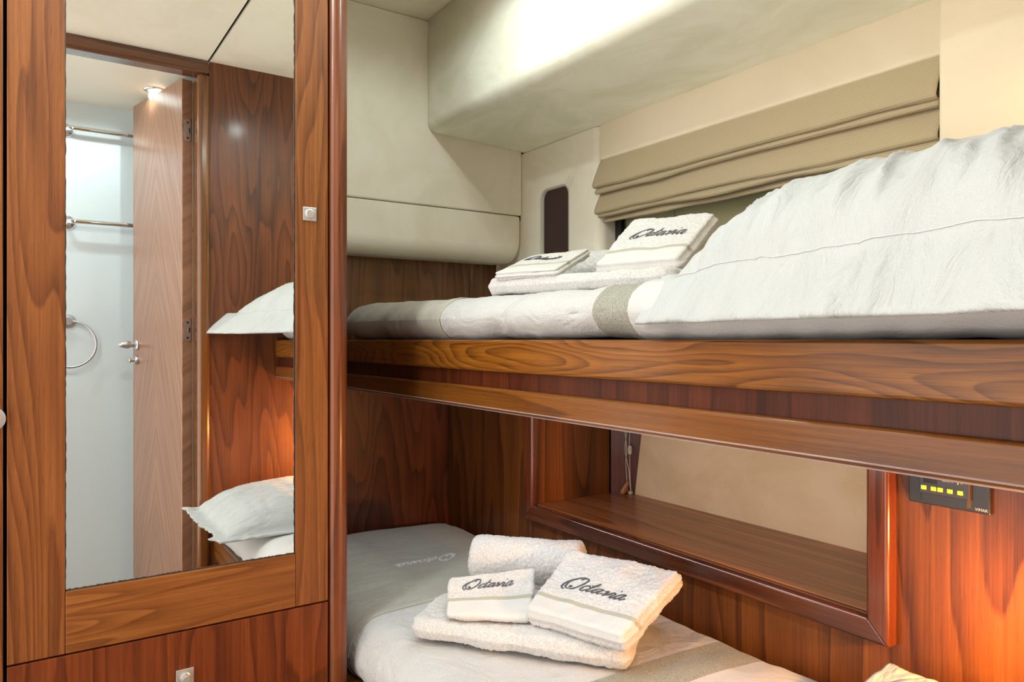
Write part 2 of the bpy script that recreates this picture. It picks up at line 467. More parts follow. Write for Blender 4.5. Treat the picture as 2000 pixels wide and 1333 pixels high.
def vertex_normals(V, Q):
    n = np.cross(V[Q[:, 2]] - V[Q[:, 0]], V[Q[:, 3]] - V[Q[:, 1]])
    out = np.zeros_like(V)
    for k in range(4): np.add.at(out, Q[:, k], n)
    return out / np.maximum(np.linalg.norm(out, axis=1, keepdims=True), 1e-12)

# ---------------------------------------------------------------- the setting
YE = 2.05          # face of the padded end panels
YW = 2.20          # wooden end wall
XH = 1.415         # upper hull lining
XL = 1.21          # lower hull lining
XS = 1.05          # soffit front
YN = 0.10          # near wall
FZ = -1.12         # floor
XR = 0.79          # bunk rail face
YM = 1.44          # wardrobe front

box('floor', -0.9, 1.6, -0.62, 2.35, FZ - 0.05, FZ, CARPET, kind='structure')
box('ceiling', -0.9, 0.547, YN, 2.35, ZC, ZC + 0.04, SUEDE, kind='structure')
box('ceiling_gap', 0.54, 0.57, YN - 0.05, 2.35, ZC + 0.012, ZC + 0.05, GAP, kind='structure')
box('ceiling', 0.559, 1.6, YN - 0.05, 2.35, ZC, ZC + 0.04, SUEDE, kind='structure')
# end wall in veneer with one upright joint
bm = bmesh.new(); add_box(bm, -0.9, 1.289, YW, YW + 0.03, FZ, ZC)
mesh_bm('wall_end', bm, W_WALL, None, bevel=0.001)['kind'] = 'structure'
bm = bmesh.new(); add_box(bm, 0.6, 1.289, YW - 0.004, YW, 0.0, 0.40)
mesh_bm('wall_end_veneer', bm, W_END, None, bevel=0.0012)['kind'] = 'structure'
bm = bmesh.new(); add_box(bm, 1.2925, 1.402, YW - 0.004, YW + 0.03, 0.0, 0.40)
mesh_bm('wall_end_veneer', bm, W_END, None, bevel=0.0012)['kind'] = 'structure'
box('wall_end_corner', 1.402, 1.60, YW - 0.006, YW + 0.03, FZ, ZC, SUEDE, kind='structure')
# padded end panels
def padded(name, x0, x1, z0, z1, y_face, depth, R, r, mat):
    xs = lines(x1 - x0, R, 0.04); zs = lines(z1 - z0, R, 0.04)
    V, Q, fl = rbox(xs, zs, depth, R, r, 4)
    P = np.stack([x0 + V[:, 0], y_face + depth - V[:, 2], z0 + V[:, 1]], -1)
    o = mesh_np(name, P, Q, mat); o['kind'] = 'structure'; return o
padded('wall_end_pad', 0.40, XH - 0.002, 0.4245, ZC - 0.001, YE, 0.145, 0.006, 0.005, SUEDE)
# lower pad has a deep rounded lower edge
def lower_pad():
    x0, x1, z0, z1 = 0.40, XH - 0.006, 0.262, 0.4215
    prof = []                                   # (y, z)
    r2 = 0.055
    prof.append((YE + 0.145, z1)); prof.append((YE + 0.004, z1)); prof.append((YE, z1 - 0.004))
    for a in np.linspace(0, math.pi / 2, 10):
        prof.append((YE + r2 * (1 - math.cos(a)), z0 + r2 * (1 - math.sin(a))))
    prof.append((YE + 0.145, z0 + 0.004))
    n = 14; V = []; 
    xs = list(np.linspace(x0, x1 - 0.03, 8)) + [x1 - 0.03 + 0.03 * math.sin(a) for a in np.linspace(0.2, math.pi / 2, 8)]
    for i, x in enumerate(xs):
        k = 0.0
        if x > x1 - 0.03: k = 0.03 - math.sqrt(max(0, 0.03 ** 2 - (x - (x1 - 0.03)) ** 2))
        for (y, z) in prof:
            fz = (z1 - z) / (z1 - z0)
            V.append((x, y + (k * 0.35 if y < YE + 0.1 else 0), z + (k if fz > 0.5 else 0)))
    m = len(prof); Q = []
    for i in range(len(xs) - 1):
        for j in range(m - 1):
            a = i * m + j; Q.append((a, a + 1, a + m + 1, a + m))
    bm = bmesh.new(); vs = [bm.verts.new(v) for v in V]
    for q in Q: bm.faces.new([vs[i] for i in q])
    bm.faces.new([vs[j] for j in range(m)]); bm.faces.new([vs[(len(xs) - 1) * m + j] for j in range(m)][::-1])
    o = mesh_bm('wall_end_pad_lower', bm, SUEDE, None, True); o['kind'] = 'structure'
    o.modifiers.new('normals', 'WEIGHTED_NORMAL')
lower_pad()
# seam shadow gaps behind the pads
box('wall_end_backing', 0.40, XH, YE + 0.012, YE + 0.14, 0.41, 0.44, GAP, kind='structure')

# soffit
def soffit():
    r = 0.034
    prof = [(XS, ZC - 0.002)]
    for a in np.linspace(0, math.pi / 2, 12):
        prof.append((XS + r * (1 - math.cos(a)), 0.652 + r * (1 - math.sin(a))))
    prof += [(XH - 0.02, 0.640), (XH, 0.637), (XH + 0.12, 0.637), (XH + 0.12, ZC - 0.002)]
    ys = np.concatenate([[YE - 0.0005 - 0.02 * (1 - math.sin(a)) for a in np.linspace(math.pi / 2, 0, 6)], np.linspace(YE - 0.05, YN, 30)])
    bm = bmesh.new(); rings = []
    for i, y in enumerate(ys):
        t = max(0.0, (y - (YE - 0.0205)) / 0.02); k = 0.02 * (1 - math.sqrt(max(0, 1 - t * t))) if t > 0 else 0
        rings.append([bm.verts.new((x + (k * 0.3 if x < XS + 0.01 else 0), y, z + (k * 0.3 if z < 0.66 else 0))) for x, z in prof])
    for A, B in zip(rings, rings[1:]):
        for j in range(len(prof)):
            bm.faces.new((A[j], A[(j + 1) % len(prof)], B[(j + 1) % len(prof)], B[j]))
    bm.faces.new(rings[0]); bm.faces.new(rings[-1][::-1])
    o = mesh_bm('ceiling_soffit', bm, SUEDE_M, None, True); o['kind'] = 'structure'
    o.modifiers.new('normals', 'WEIGHTED_NORMAL')
soffit()

# hull side, upper: the column with a rounded slot
def rrect(y0, y1, z0, z1, r, n=8):
    pts = []
    for (cy, cz, a0) in ((y1 - r, z1 - r, 0), (y0 + r, z1 - r, 90), (y0 + r, z0 + r, 180), (y1 - r, z0 + r, 270)):
        for k in range(n + 1):
            a = math.radians(a0 + 90 * k / n); pts.append((cy + r * math.cos(a), cz + r * math.sin(a)))
    return pts
def column():
    y0, y1, z0, z1 = 1.647, YE + 0.15, 0.0, 0.636
    inner = rrect(1.793, 1.940, 0.10, 0.490, 0.032)
    n = 9
    corners = [(y1, z1), (y0 + 0.03, z1), (y0 + 0.03, z0), (y1, z0)]
    bm = bmesh.new()
    iv = [bm.verts.new((XH, y, z)) for y, z in inner]
    ib = [bm.verts.new((XH + 0.03, y, z)) for y, z in inner]
    ov = [bm.verts.new((XH, y, z)) for y, z in corners]
    N = len(iv)
    for k in range(4):
        for j in range(n - 1):
            bm.faces.new((iv[k * n + j], iv[k * n + j + 1], ov[k]))
        a = iv[k * n + n - 1]; b = iv[(k * n + n) % N]
        bm.faces.new((a, b, ov[(k + 1) % 4], ov[k]))
    for j in range(N): bm.faces.new((iv[j], iv[(j + 1) % N], ib[(j + 1) % N], ib[j]))
    # rounded turn into the window recess
    prev = (ov[1], ov[2])
    R = 0.03
    for a in np.linspace(0, math.pi / 2, 8)[1:]:
        x = XH + R * (1 - math.cos(a)); y = y0 + 0.03 - R * math.sin(a)
        p = (bm.verts.new((x, y, z1)), bm.verts.new((x, y, z0)))
        bm.faces.new((prev[0], prev[1], p[1], p[0])); prev = p
    p = (bm.verts.new((XH + 0.16, y0, z1)), bm.verts.new((XH + 0.16, y0, z0)))
    bm.faces.new((prev[0], prev[1], p[1], p[0]))
    o = mesh_bm('wall_right_upper', bm, SUEDE, None, True); o['kind'] = 'structure'
    o.modifiers.new('normals', 'WEIGHTED_NORMAL')
    # dark timber behind the slot and its pale liner
    box('trim_1', XH + 0.010, XH + 0.02, 1.77, 1.96, 0.06, 0.52, simple('dark_slot_timber', srgb(58, 36, 38), 0.5), kind='structure')
    bm = bmesh.new()
    out = rrect(1.7915, 1.944, 0.096, 0.494, 0.035); inn = rrect(1.7955, 1.9375, 0.10, 0.4875, 0.030)
    A = [bm.verts.new((XH - 0.0015, y, z)) for y, z in out]; B = [bm.verts.new((XH - 0.0015, y, z)) for y, z in inn]
    C2 = [bm.verts.new((XH + 0.012, y, z)) for y, z in inn]
    for j in range(len(A)):
        k = (j + 1) % len(A); bm.faces.new((A[j], A[k], B[k], B[j])); bm.faces.new((B[j], B[k], C2[k], C2[j]))
    mesh_bm('trim_2', bm, simple('grey_slot_liner', srgb(196, 192, 176), 0.6), None, True)['kind'] = 'structure'
column()
# right-hand upper lining, header and window recess
padded_y = box('wall_right_lining', XH - 0.030, XH + 0.16, YN, 0.670, 0.0, 0.660, suede('peach_lining', srgb(236, 224, 198), srgb(228, 216, 188), 4, 9), bevel=0.006, segs=3, kind='structure')
def header():
    xs = lines(1.645 - 0.671, 0.014, 0.06); zs = lines(0.640 - 0.530, 0.014, 0.03)
    V, Q, fl = rbox(xs, zs, 0.03, 0.014, 0.006, 3)
    P = np.stack([XH - 0.004 + 0.03 - V[:, 2], 0.671 + V[:, 0], 0.530 + V[:, 1]], -1)
    o = mesh_np('trim_3', P, Q[:, ::-1], suede('header_suede', srgb(233, 222, 198), srgb(225, 214, 188), 4, 3)); o['kind'] = 'structure'
header()
box('wall_right_outer', XH + 0.16, XH + 0.18, YN - 0.1, 2.35, FZ, ZC, SUEDE, kind='structure')
box('wall_right_ledge', XL, XH + 0.16, YN, YW, -0.10, -0.004, W_FASCIA, kind='structure')
# window: dark frame, pane and a cream board in two pieces behind it
win = empty('window_1', (XH + 0.09, 1.16, 0.3), kind='structure')
win['label'] = 'cabin window behind the raised blind'
bm = bmesh.new()
for b in ((1.475, 1.49, 1.620, 1.646, 0.0, 0.62), (1.475, 1.49, 0.686, 0.70, 0.0, 0.62), (1.475, 1.49, 0.686, 1.646, 0.0, 0.02), (1.475, 1.49, 0.686, 1.646, 0.60, 0.62)): add_box(bm, *b)
mesh_bm('window_frame', bm, simple('dark_window_frame', srgb(40, 36, 34), 0.4), win, bevel=0.001)
box('pane', 1.480, 1.484, 0.70, 1.62, 0.02, 0.60, GLASS, win)
box('cream_board', 1.50, 1.51, 1.428, 1.64, 0.0, 0.62, BOARD, win, bevel=0.001)
box('cream_board', 1.50, 1.51, 0.69, 1.426, 0.0, 0.62, BOARD, win, bevel=0.001)

# hull side, lower, with the niche opening
NY0, NY1, NZ0, NZT = 0.693, 1.670, -0.468, -0.135
bm = bmesh.new()
add_box(bm, XL, XL + 0.02, NY1, YW, FZ, -0.10)
add_box(bm, XL, XL + 0.02, YN, NY0, FZ, -0.10)
add_box(bm, XL, XL + 0.02, NY0, NY1, FZ, NZ0)
add_box(bm, XL, XL + 0.02, NY0, NY1, NZT, -0.10)
mesh_bm('wall_right_lower', bm, W_HULL)['kind'] = 'structure'
# niche lining
box('wall_niche_far', XL + 0.0202, 1.473, NY1, NY1 + 0.012, NZ0, NZT, W_HULL, kind='structure')
box('wall_niche_near', XL + 0.0202, 1.52, NY0 - 0.012, NY0, NZ0, NZT, W_MOULDV, kind='structure')
box('trim_4', 1.474, 1.49, NY1 + 0.004, NY1 + 0.014, NZ0, NZT, GAP, kind='structure')
prism('wall_niche_corner', [(1.484, NY1 + 0.004), (1.555, NY1 - 0.065), (1.565, NY1 - 0.055), (1.494, NY1 + 0.014)], 2, NZ0, NZT, walnut('niche_corner_walnut', 2, srgb(86, 36, 24), srgb(130, 60, 38), srgb(150, 76, 48), off=3.3), kind='structure')
# moulding round the niche: chamfered face, mitred corners
def moulding():
    # (depth from wall, inset from outer edge) profile
    prof = [(0.0, 0.0), (0.024, 0.0), (0.028, 0.004), (0.026, 0.036), (0.020, 0.042), (0.0, 0.042)]
    path = [(1.711, NZT), (1.711, -0.510), (0.651, -0.510), (0.651, NZT)]
    ins = [(-1, 0), (-1, 1), (1, 1), (1, 0)]
    names = [W_MOULDV, W_MOULD, W_MOULDV]
    root = empty('trim_5', (XL, 1.18, -0.51), kind='structure')
    for s in range(3):
        bm = bmesh.new(); R = []
        for e in (s, s + 1):
            R.append([bm.verts.new((XL - d, path[e][0] + ins[e][0] * i, path[e][1] + ins[e][1] * i)) for d, i in prof])
        n = len(prof)
        for j in range(n): bm.faces.new((R[0][j], R[0][(j + 1) % n], R[1][(j + 1) % n], R[1][j]))
        bm.faces.new(R[0]); bm.faces.new(R[1][::-1])
        mesh_bm(['stile', 'bottom_moulding', 'stile'][s], bm, names[s], root, bevel=0.002)
moulding()
box('niche_shelf', XL - 0.006, 1.555, NY0 + 0.001, NY1 - 0.001, NZ0 + 0.0005, NZ0 + 0.003, W_SHELF)
tag(bpy.data.objects['niche_shelf'], 'glossy walnut shelf board lying in the niche above the lower bunk', 'shelf')
# padded tan board closing the niche at the back
bm = bmesh.new()
pts = [(NY0, NZ0 + 0.001), (1.612, NZ0 + 0.001), (1.562, NZT), (NY0, NZT)]
add_prism(bm, pts, 0, 1.522, 1.537)
o = mesh_bm('niche_back_board', bm, SUEDE_T, None, bevel=0.003)
tag(o, 'tan suede board leaning at the back of the niche', 'panel')

# near wall with the bathroom doorway (seen in the mirror)
OX0, OX1, OZ = -0.22, 0.512, 0.957
bm = bmesh.new(); add_box(bm, OX1 + 0.04, 1.6, YN - 0.04, YN, FZ, ZC)
mesh_bm('wall_near', bm, W_NEAR)['kind'] = 'structure'
bm = bmesh.new(); add_box(bm, -0.9, OX0 - 0.04, YN - 0.04, YN, FZ, ZC)
mesh_bm('wall_near', bm, W_NEAR)['kind'] = 'structure'
# rounded door lining
def door_lining():
    bm = bmesh.new()
    def rail(x0, x1, z0, z1, mi):
        add_box(bm, x0, x1, YN - 0.07, YN + 0.012, z0, z1, mi)
    add_box(bm, OX1 + 0.001, OX1 + 0.040, YN - 0.16, YN - 0.069, FZ, OZ, 0)
    rail(OX1, OX1 + 0.042, FZ, OZ, 0); rail(OX0 - 0.042, OX0, FZ, OZ, 0)
    rail(OX0 - 0.042, OX1 + 0.042, OZ, ZC, 1)
    o = mesh_bm('door_frame_1', bm, [walnut('jamb_walnut', 2, srgb(84, 46, 18), srgb(132, 80, 36), srgb(156, 102, 52), off=4.0, rings=5, width=12, rough=0.22, coat=0.5),
                                    walnut('lintel_walnut', 0, srgb(70, 40, 24), srgb(108, 66, 42), srgb(128, 84, 56), off=5.0, rings=5, width=12, rough=0.22, coat=0.5)], None, bevel=0.014, segs=5)
    o['kind'] = 'structure'
door_lining()
# bathroom shell
box('wall_bathroom_back', -0.9, 0.75, -0.62, -0.58, FZ, ZC + 0.04, BATHW, kind='structure')
box('wall_bathroom_side', 0.62, 0.66, -0.58, YN - 0.04, FZ, ZC, BATHW, kind='structure')
box('ceiling_bathroom', -0.9, 0.66, -0.58, YN - 0.045, 0.975, 1.0, BATHC, kind='structure')

# bathroom door, hinged at the jamb and swung into the bathroom
hx, hy = 0.474, 0.026
ex, ey = 0.365, -0.430
dv = Vector((ex - hx, ey - hy, 0)); dl = dv.length; dv.normalize()
dn = Vector((dv.y, -dv.x, 0))                       # towards -X side
if dn.x > 0: dn = -dn
def dpt(s, t, z): return Vector((hx, hy, 0)) + dv * s - dn * t + Vector((0, 0, z))
door = empty('door_1', (hx, hy, FZ), kind='structure')
door['label'] = 'walnut bathroom door standing ajar, seen in the mirror'
bm = bmesh.new()
vs = [bm.verts.new(dpt(s, t, z)) for s in (0, dl) for t in (0, 0.038) for z in (FZ + 0.01, 0.952)]
for f in ((0, 1, 3, 2), (4, 6, 7, 5), (0, 4, 5, 1), (2, 3, 7, 6), (0, 2, 6, 4), (1, 5, 7, 3)): bm.faces.new([vs[i] for i in f])
def herring():
    """veneer meeting in a chevron at the door's centre line"""
    m, nt, b = new_mat('chevron_walnut')
    tc = nn(nt, 'ShaderNodeTexCoord'); sep = nn(nt, 'ShaderNodeSeparateXYZ')
    nt.links.new(tc.outputs['Object'], sep.inputs[0])
    midy = (hy + ey) / 2 - 0.0
    a = mathn(nt, 'ABSOLUTE', mathn(nt, 'SUBTRACT', sep.outputs[1], midy))
    diag = mathn(nt, 'MULTIPLY_ADD', a, 1.0, mathn(nt, 'MULTIPLY', sep.outputs[2], 0.36))
    along = mathn(nt, 'SUBTRACT', sep.outputs[2], mathn(nt, 'MULTIPLY', a, 0.36))
    cmb = nn(nt, 'ShaderNodeCombineXYZ')
    nt.links.new(mathn(nt, 'MULTIPLY', diag, 70), cmb.inputs[0]); nt.links.new(mathn(nt, 'MULTIPLY', along, 2.5), cmb.inputs[1])
    n1 = noise(nt, cmb.outputs[0], 1.0, 4, 0.6)
    ramp = nn(nt, 'ShaderNodeValToRGB'); e = ramp.color_ramp.elements
    e[0].position = 0.3; e[0].color = srgb(162, 120, 94); e[1].position = 0.72; e[1].color = srgb(118, 82, 60)
    nt.links.new(n1, ramp.inputs[0]); nt.links.new(ramp.outputs[0], b.inputs['Base Color'])
    b.inputs['Roughness'].default_value = 0.28; b.inputs['Coat Weight'].default_value = 0.5; b.inputs['Coat Roughness'].default_value = 0.2
    return m
mesh_bm('door_leaf', bm, herring(), door, bevel=0.002)
def hinge(z):
    bm = bmesh.new()
    c = dpt(-0.0015, 0.019, z)
    # plate on the hinge edge of the leaf
    pts = []
    for k in range(24):
        a = 2 * math.pi * k / 24
        pts.append((0.012 * math.cos(a), 0.012 * math.sin(a) + (0.030 if math.sin(a) > 0 else -0.030)))
    F = [bm.verts.new(c - dn * p[0] + Vector((0, 0, p[1])) - dv * 0.0015) for p in pts]
    B = [bm.verts.new(c - dn * p[0] + Vector((0, 0, p[1])) + dv * 0.002) for p in pts]
    bm.faces.new(F); bm.faces.new(B[::-1])
    for j in range(24): bm.faces.new((F[j], F[(j + 1) % 24], B[(j + 1) % 24], B[j]))
    o = mesh_bm('hinge', bm, SATIN, door)
    bm = bmesh.new()
    add_lathe(bm, [(0.005, 0), (0.005, 0.018)], c - dn * 0.004 + Vector((0, 0, -0.009)), (0, 0, 1), 12)
    for zz in (-0.028, 0.028): add_lathe(bm, [(0.0042, 0.0), (0.0042, 0.0008), (0.002, 0.0012)], c + Vector((0, 0, zz)) - dv * 0.0015, -dv, 12)
    mesh_bm('knuckle', bm, simple('hinge_pin', srgb(90, 88, 84), 0.3, 1.0), o)
hinge(0.766); hinge(0.035)
def lever(z):
    c = dpt(dl - 0.045, 0, z)
    o = lathe('door_handle', [(0.022, 0), (0.022, 0.006), (0.018, 0.009), (0.011, 0.011), (0.010, 0.026), (0.0135, 0.030), (0.016, 0.036), (0.015, 0.046), (0.011, 0.060), (0.005, 0.070), (0.0, 0.072)], c, dn, SATIN, door)
    c2 = dpt(dl - 0.045, 0, z - 0.062)
    k = lathe('door_lock', [(0.018, 0), (0.018, 0.008), (0.015, 0.012), (0.008, 0.013), (0.007, 0.022), (0.010, 0.024), (0.010, 0.032), (0.007, 0.034)], c2, dn, SATIN, door)
lever(-0.020)

# chrome rails and ring on the bathroom wall
def rail_thing(x0, x1, z, label):
    root = empty('towel_rail', (x0, -0.58, z), label, 'towel rail', 'chrome rails on the bathroom wall')
    y = -0.58
    pts = [(x0, y + 0.004, z), (x0, y + 0.030, z), (x0 + 0.004, y + 0.045, z), (x0 + 0.015, y + 0.055, z), (x0 + 0.03, y + 0.058, z),
           (x1 - 0.03, y + 0.058, z), (x1 - 0.015, y + 0.055, z), (x1 - 0.004, y + 0.045, z), (x1, y + 0.030, z), (x1, y + 0.004, z)]
    tube('bar', pts, 0.0095, CHROME, root, 16)
    for x in (x0, x1):
        lathe('mount', [(0.029, 0), (0.029, 0.004), (0.024, 0.010), (0.014, 0.013), (0.012, 0.016)], (x, y, z), (0, 1, 0), CHROME, root)
rail_thing(0.136, 0.56, 0.853, 'upper of the two chrome towel rails on the white bathroom wall')
rail_thing(0.143, 0.56, 0.478, 'lower of the two chrome towel rails on the white bathroom wall')
root = empty('towel_ring', (0.150, -0.58, 0.078), 'round satin towel ring hanging on the white bathroom wall', 'towel ring')
lathe('mount', [(0.028, 0), (0.028, 0.005), (0.026, 0.008), (0.015, 0.009), (0.015, 0.030), (0.013, 0.033)], (0.145, -0.58, 0.075), (0, 1, 0), SATIN, root)
tube('ring', [(0.150 + 0.093 * math.sin(a), -0.558 + 0.010 * (1 - math.cos(a)), -0.018 + 0.093 * math.cos(a)) for a in [2 * math.pi * k / 48 for k in range(48)]], 0.0052, SATIN, root, 10, True)

# ---------------------------------------------------------------- wardrobe with the mirror door
XC0, XC1 = -0.0265, 0.513
ward = empty('wardrobe', ((XC0 + XC1) / 2, YM, FZ), 'walnut wardrobe with a tall mirror door above two drawers', 'wardrobe')
box('carcass', XC0 + 0.001, XC1 + 0.02, YM + 0.020, YW, FZ, ZC - 0.001, W_DRAWER, ward)
# door frame: two upright stiles and the bottom rail, mitre-free butt joints as in the photo
MX0, MX1, MZ0 = 0.056, 0.447, -0.4265
DZ0 = -0.5315
bm = bmesh.new()
def fr(x0, x1, z0, z1, mi): add_box(bm, x0, x1, YM, YM + 0.019, z0, z1, mi)
fr(XC0 + 0.0015, MX0, DZ0, ZC - 0.004, 0); fr(MX1, XC1, DZ0, ZC - 0.004, 0)
fr(MX0 + 0.0004, MX1 - 0.0004, DZ0, MZ0, 1); fr(MX0 + 0.0004, MX1 - 0.0004, ZC - 0.06, ZC - 0.004, 1)
dr = mesh_bm('door', bm, [W_STILE, W_RAILX], ward, bevel=0.0015)
bm = bmesh.new(); add_box(bm, MX0, MX1, YM + 0.006, YM + 0.012, MZ0, ZC - 0.06)
mesh_bm('mirror', bm, MIRROR, dr)
# dark desilvered rim of the glass
def rim():
    random.seed(3); bm = bmesh.new(); y0, y1 = YM + 0.0045, YM + 0.0059
    def strip(p0, p1, inward, w):
        n = 160; a = []; b = []
        for k in range(n + 1):
            t = k / n; p = p0.lerp(p1, t)
            ww = w * (0.6 + 0.8 * random.random())
            a.append((p, p + inward * ww))
        for (p, q), (p2, q2) in zip(a, a[1:]):
            vs = [bm.verts.new((v.x, y, v.z)) for y in (y0, y1) for v in (p, q, q2, p2)]
            for f in ((0, 1, 2, 3), (7, 6, 5, 4), (0, 4, 5, 1), (1, 5, 6, 2), (2, 6, 7, 3), (3, 7, 4, 0)): bm.faces.new([vs[i] for i in f])
    Z0, Z1 = MZ0, ZC - 0.06
    strip(Vector((MX1, 0, Z0)), Vector((MX1, 0, Z1)), Vector((-1, 0, 0)), 0.0022)
    strip(Vector((MX0, 0, Z0)), Vector((MX0, 0, Z1)), Vector((1, 0, 0)), 0.0014)
    strip(Vector((MX0, 0, Z0)), Vector((MX1, 0, Z0)), Vector((0, 0, 1)), 0.0022)
    mesh_bm('mirror_edge', bm, simple('desilvered_edge', srgb(52, 44, 40), 0.6), dr)
rim()
def push_knob(parent, x, z, y=YM, s=0.0137, proud=0.006, round_r=0.0085):
    bm = bmesh.new(); add_box(bm, x - s, x + s, y - 0.0025, y, z - s, z + s)
    o = mesh_bm('knob', bm, SATIN_L, parent, bevel=0.0015)
    lathe('button', [(round_r + 0.001, 0), (round_r + 0.001, 0.0012), (round_r - 0.0006, 0.0018), (round_r - 0.0006, proud), (round_r - 0.0015, proud + 0.0012), (0.0, proud + 0.0014)], (x, y - 0.0024, z), (0, -1, 0), SATIN_L, o)
    return o
push_knob(dr, 0.4745, 0.2525, proud=0.0018, round_r=0.0092)
d1 = box('drawer', XC0 + 0.0015, XC1, YM, YM + 0.019, -0.842, DZ0 - 0.003, W_DRAWER, ward, bevel=0.0014)
push_knob(d1, 0.243, -0.618, s=0.0152, proud=0.013)
d2 = box('drawer', XC0 + 0.0015, XC1, YM, YM + 0.019, -1.09, -0.845, W_DRAWER, ward, bevel=0.0014)
push_knob(d2, 0.243, -0.935, s=0.0152, proud=0.013)
# half-round corner post
pp = []
x0, x1 = XC1 + 0.0025, 0.5565
for k in range(17):
    a = math.pi * k / 16
    pp.append(((x0 + x1) / 2 - (x1 - x0) / 2 * math.cos(a), YM + 0.014 - 0.020 * math.sin(a) ** 0.8))
pp += [(x1, YM + 0.06), (x0, YM + 0.06)]
post = prism('corner_post', pp, 2, FZ, ZC - 0.001, W_POST, ward, smooth=True)
md = post.modifiers.new('edge', 'EDGE_SPLIT'); md.split_angle = math.radians(50)
box('side_panel', XC1 + 0.021, 0.555, YM + 0.06, YW, FZ, ZC - 0.001, W_WALL, ward)
# neighbouring wardrobe at the very left
w2 = empty('wardrobe', (-0.35, YM, FZ), 'wardrobe front cut off at the left edge of the picture, with a round knob', 'wardrobe')
box('carcass', -0.62, XC0 - 0.006, YM + 0.020, YW, FZ, ZC - 0.001, W_DRAWER, w2)
d3 = box('door', -0.60, XC0 - 0.0035, YM, YM + 0.019, FZ + 0.05, ZC - 0.004, W_STILE, w2, bevel=0.0015)
lathe('knob', [(0.020, 0), (0.020, 0.003), (0.010, 0.004), (0.010, 0.012), (0.0135, 0.014), (0.0135, 0.022), (0.011, 0.024)], (-0.046, YM, -0.128), (0, -1, 0), SATIN_L, d3)

# ---------------------------------------------------------------- bunks
ub = empty('bunk_bed', (XR, 1.15, -0.145), 'upper walnut bunk with two long rails running across the picture', 'bunk bed')
def rail_prof(x, z0, z1, t=0.03, rt=0.006, rb=0.010):
    pts = []
    for a in np.linspace(0, math.pi / 2, 6): pts.append((x + rt * (1 - math.sin(a)), z1 - rt * (1 - math.cos(a))))
    pts = [(x + t, z1)] + [(x + rt - rt * math.sin(a), z1 - rt + rt * math.cos(a)) for a in np.linspace(0, math.pi / 2, 6)]
    pts += [(x + rb - rb * math.cos(a), z0 + rb - rb * math.sin(a)) for a in np.linspace(0, math.pi / 2, 8)]
    pts += [(x + t, z0)]
    return pts
def rail_mesh(name, x, z0, z1, mat, parent, y0=YN + 0.002, y1=YW - 0.01, **k):
    pr = rail_prof(x, z0, z1, **k)
    o = prism(name, pr, 1, y0, y1, mat, parent, smooth=True)
    # prism() takes (x, z) pairs when the axis is y
    o.modifiers.new('normals', 'WEIGHTED_NORMAL')
    return o
rail_mesh('upper_rail', XR, -0.0655, 0.0, W_BUNK, ub, rt=0.005, rb=0.006)
rail_mesh('lower_rail', XR, -0.1455, -0.0985, W_BUNK2, ub, rt=0.006, rb=0.006)
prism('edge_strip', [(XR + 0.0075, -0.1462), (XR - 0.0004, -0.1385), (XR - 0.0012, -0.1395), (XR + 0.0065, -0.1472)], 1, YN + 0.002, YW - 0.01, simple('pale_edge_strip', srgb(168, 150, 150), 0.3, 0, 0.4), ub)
box('fascia', XR + 0.010, XR + 0.028, YN + 0.002, YW - 0.01, -0.100, -0.064, W_FASCIA, ub)
box('base_board', XR + 0.030, XL - 0.002, YN + 0.002, YW - 0.01, -0.138, -0.120, W_FASCIA, ub)
box('slat_board', XR + 0.030, XH + 0.0, YN + 0.002, YW - 0.01, -0.0035, -0.0005, W_FASCIA, ub)

lb = empty('bunk_bed', (0.6, 1.15, FZ), 'lower walnut bunk box under the mattress with folded towels', 'bunk bed')
rail_mesh('front_rail', 0.568, -0.80, -0.722, W_BUNK2, lb, t=0.03)
box('base_box', 0.598, XL - 0.002, YN + 0.002, YW - 0.01, FZ, -0.747, W_FASCIA, lb)

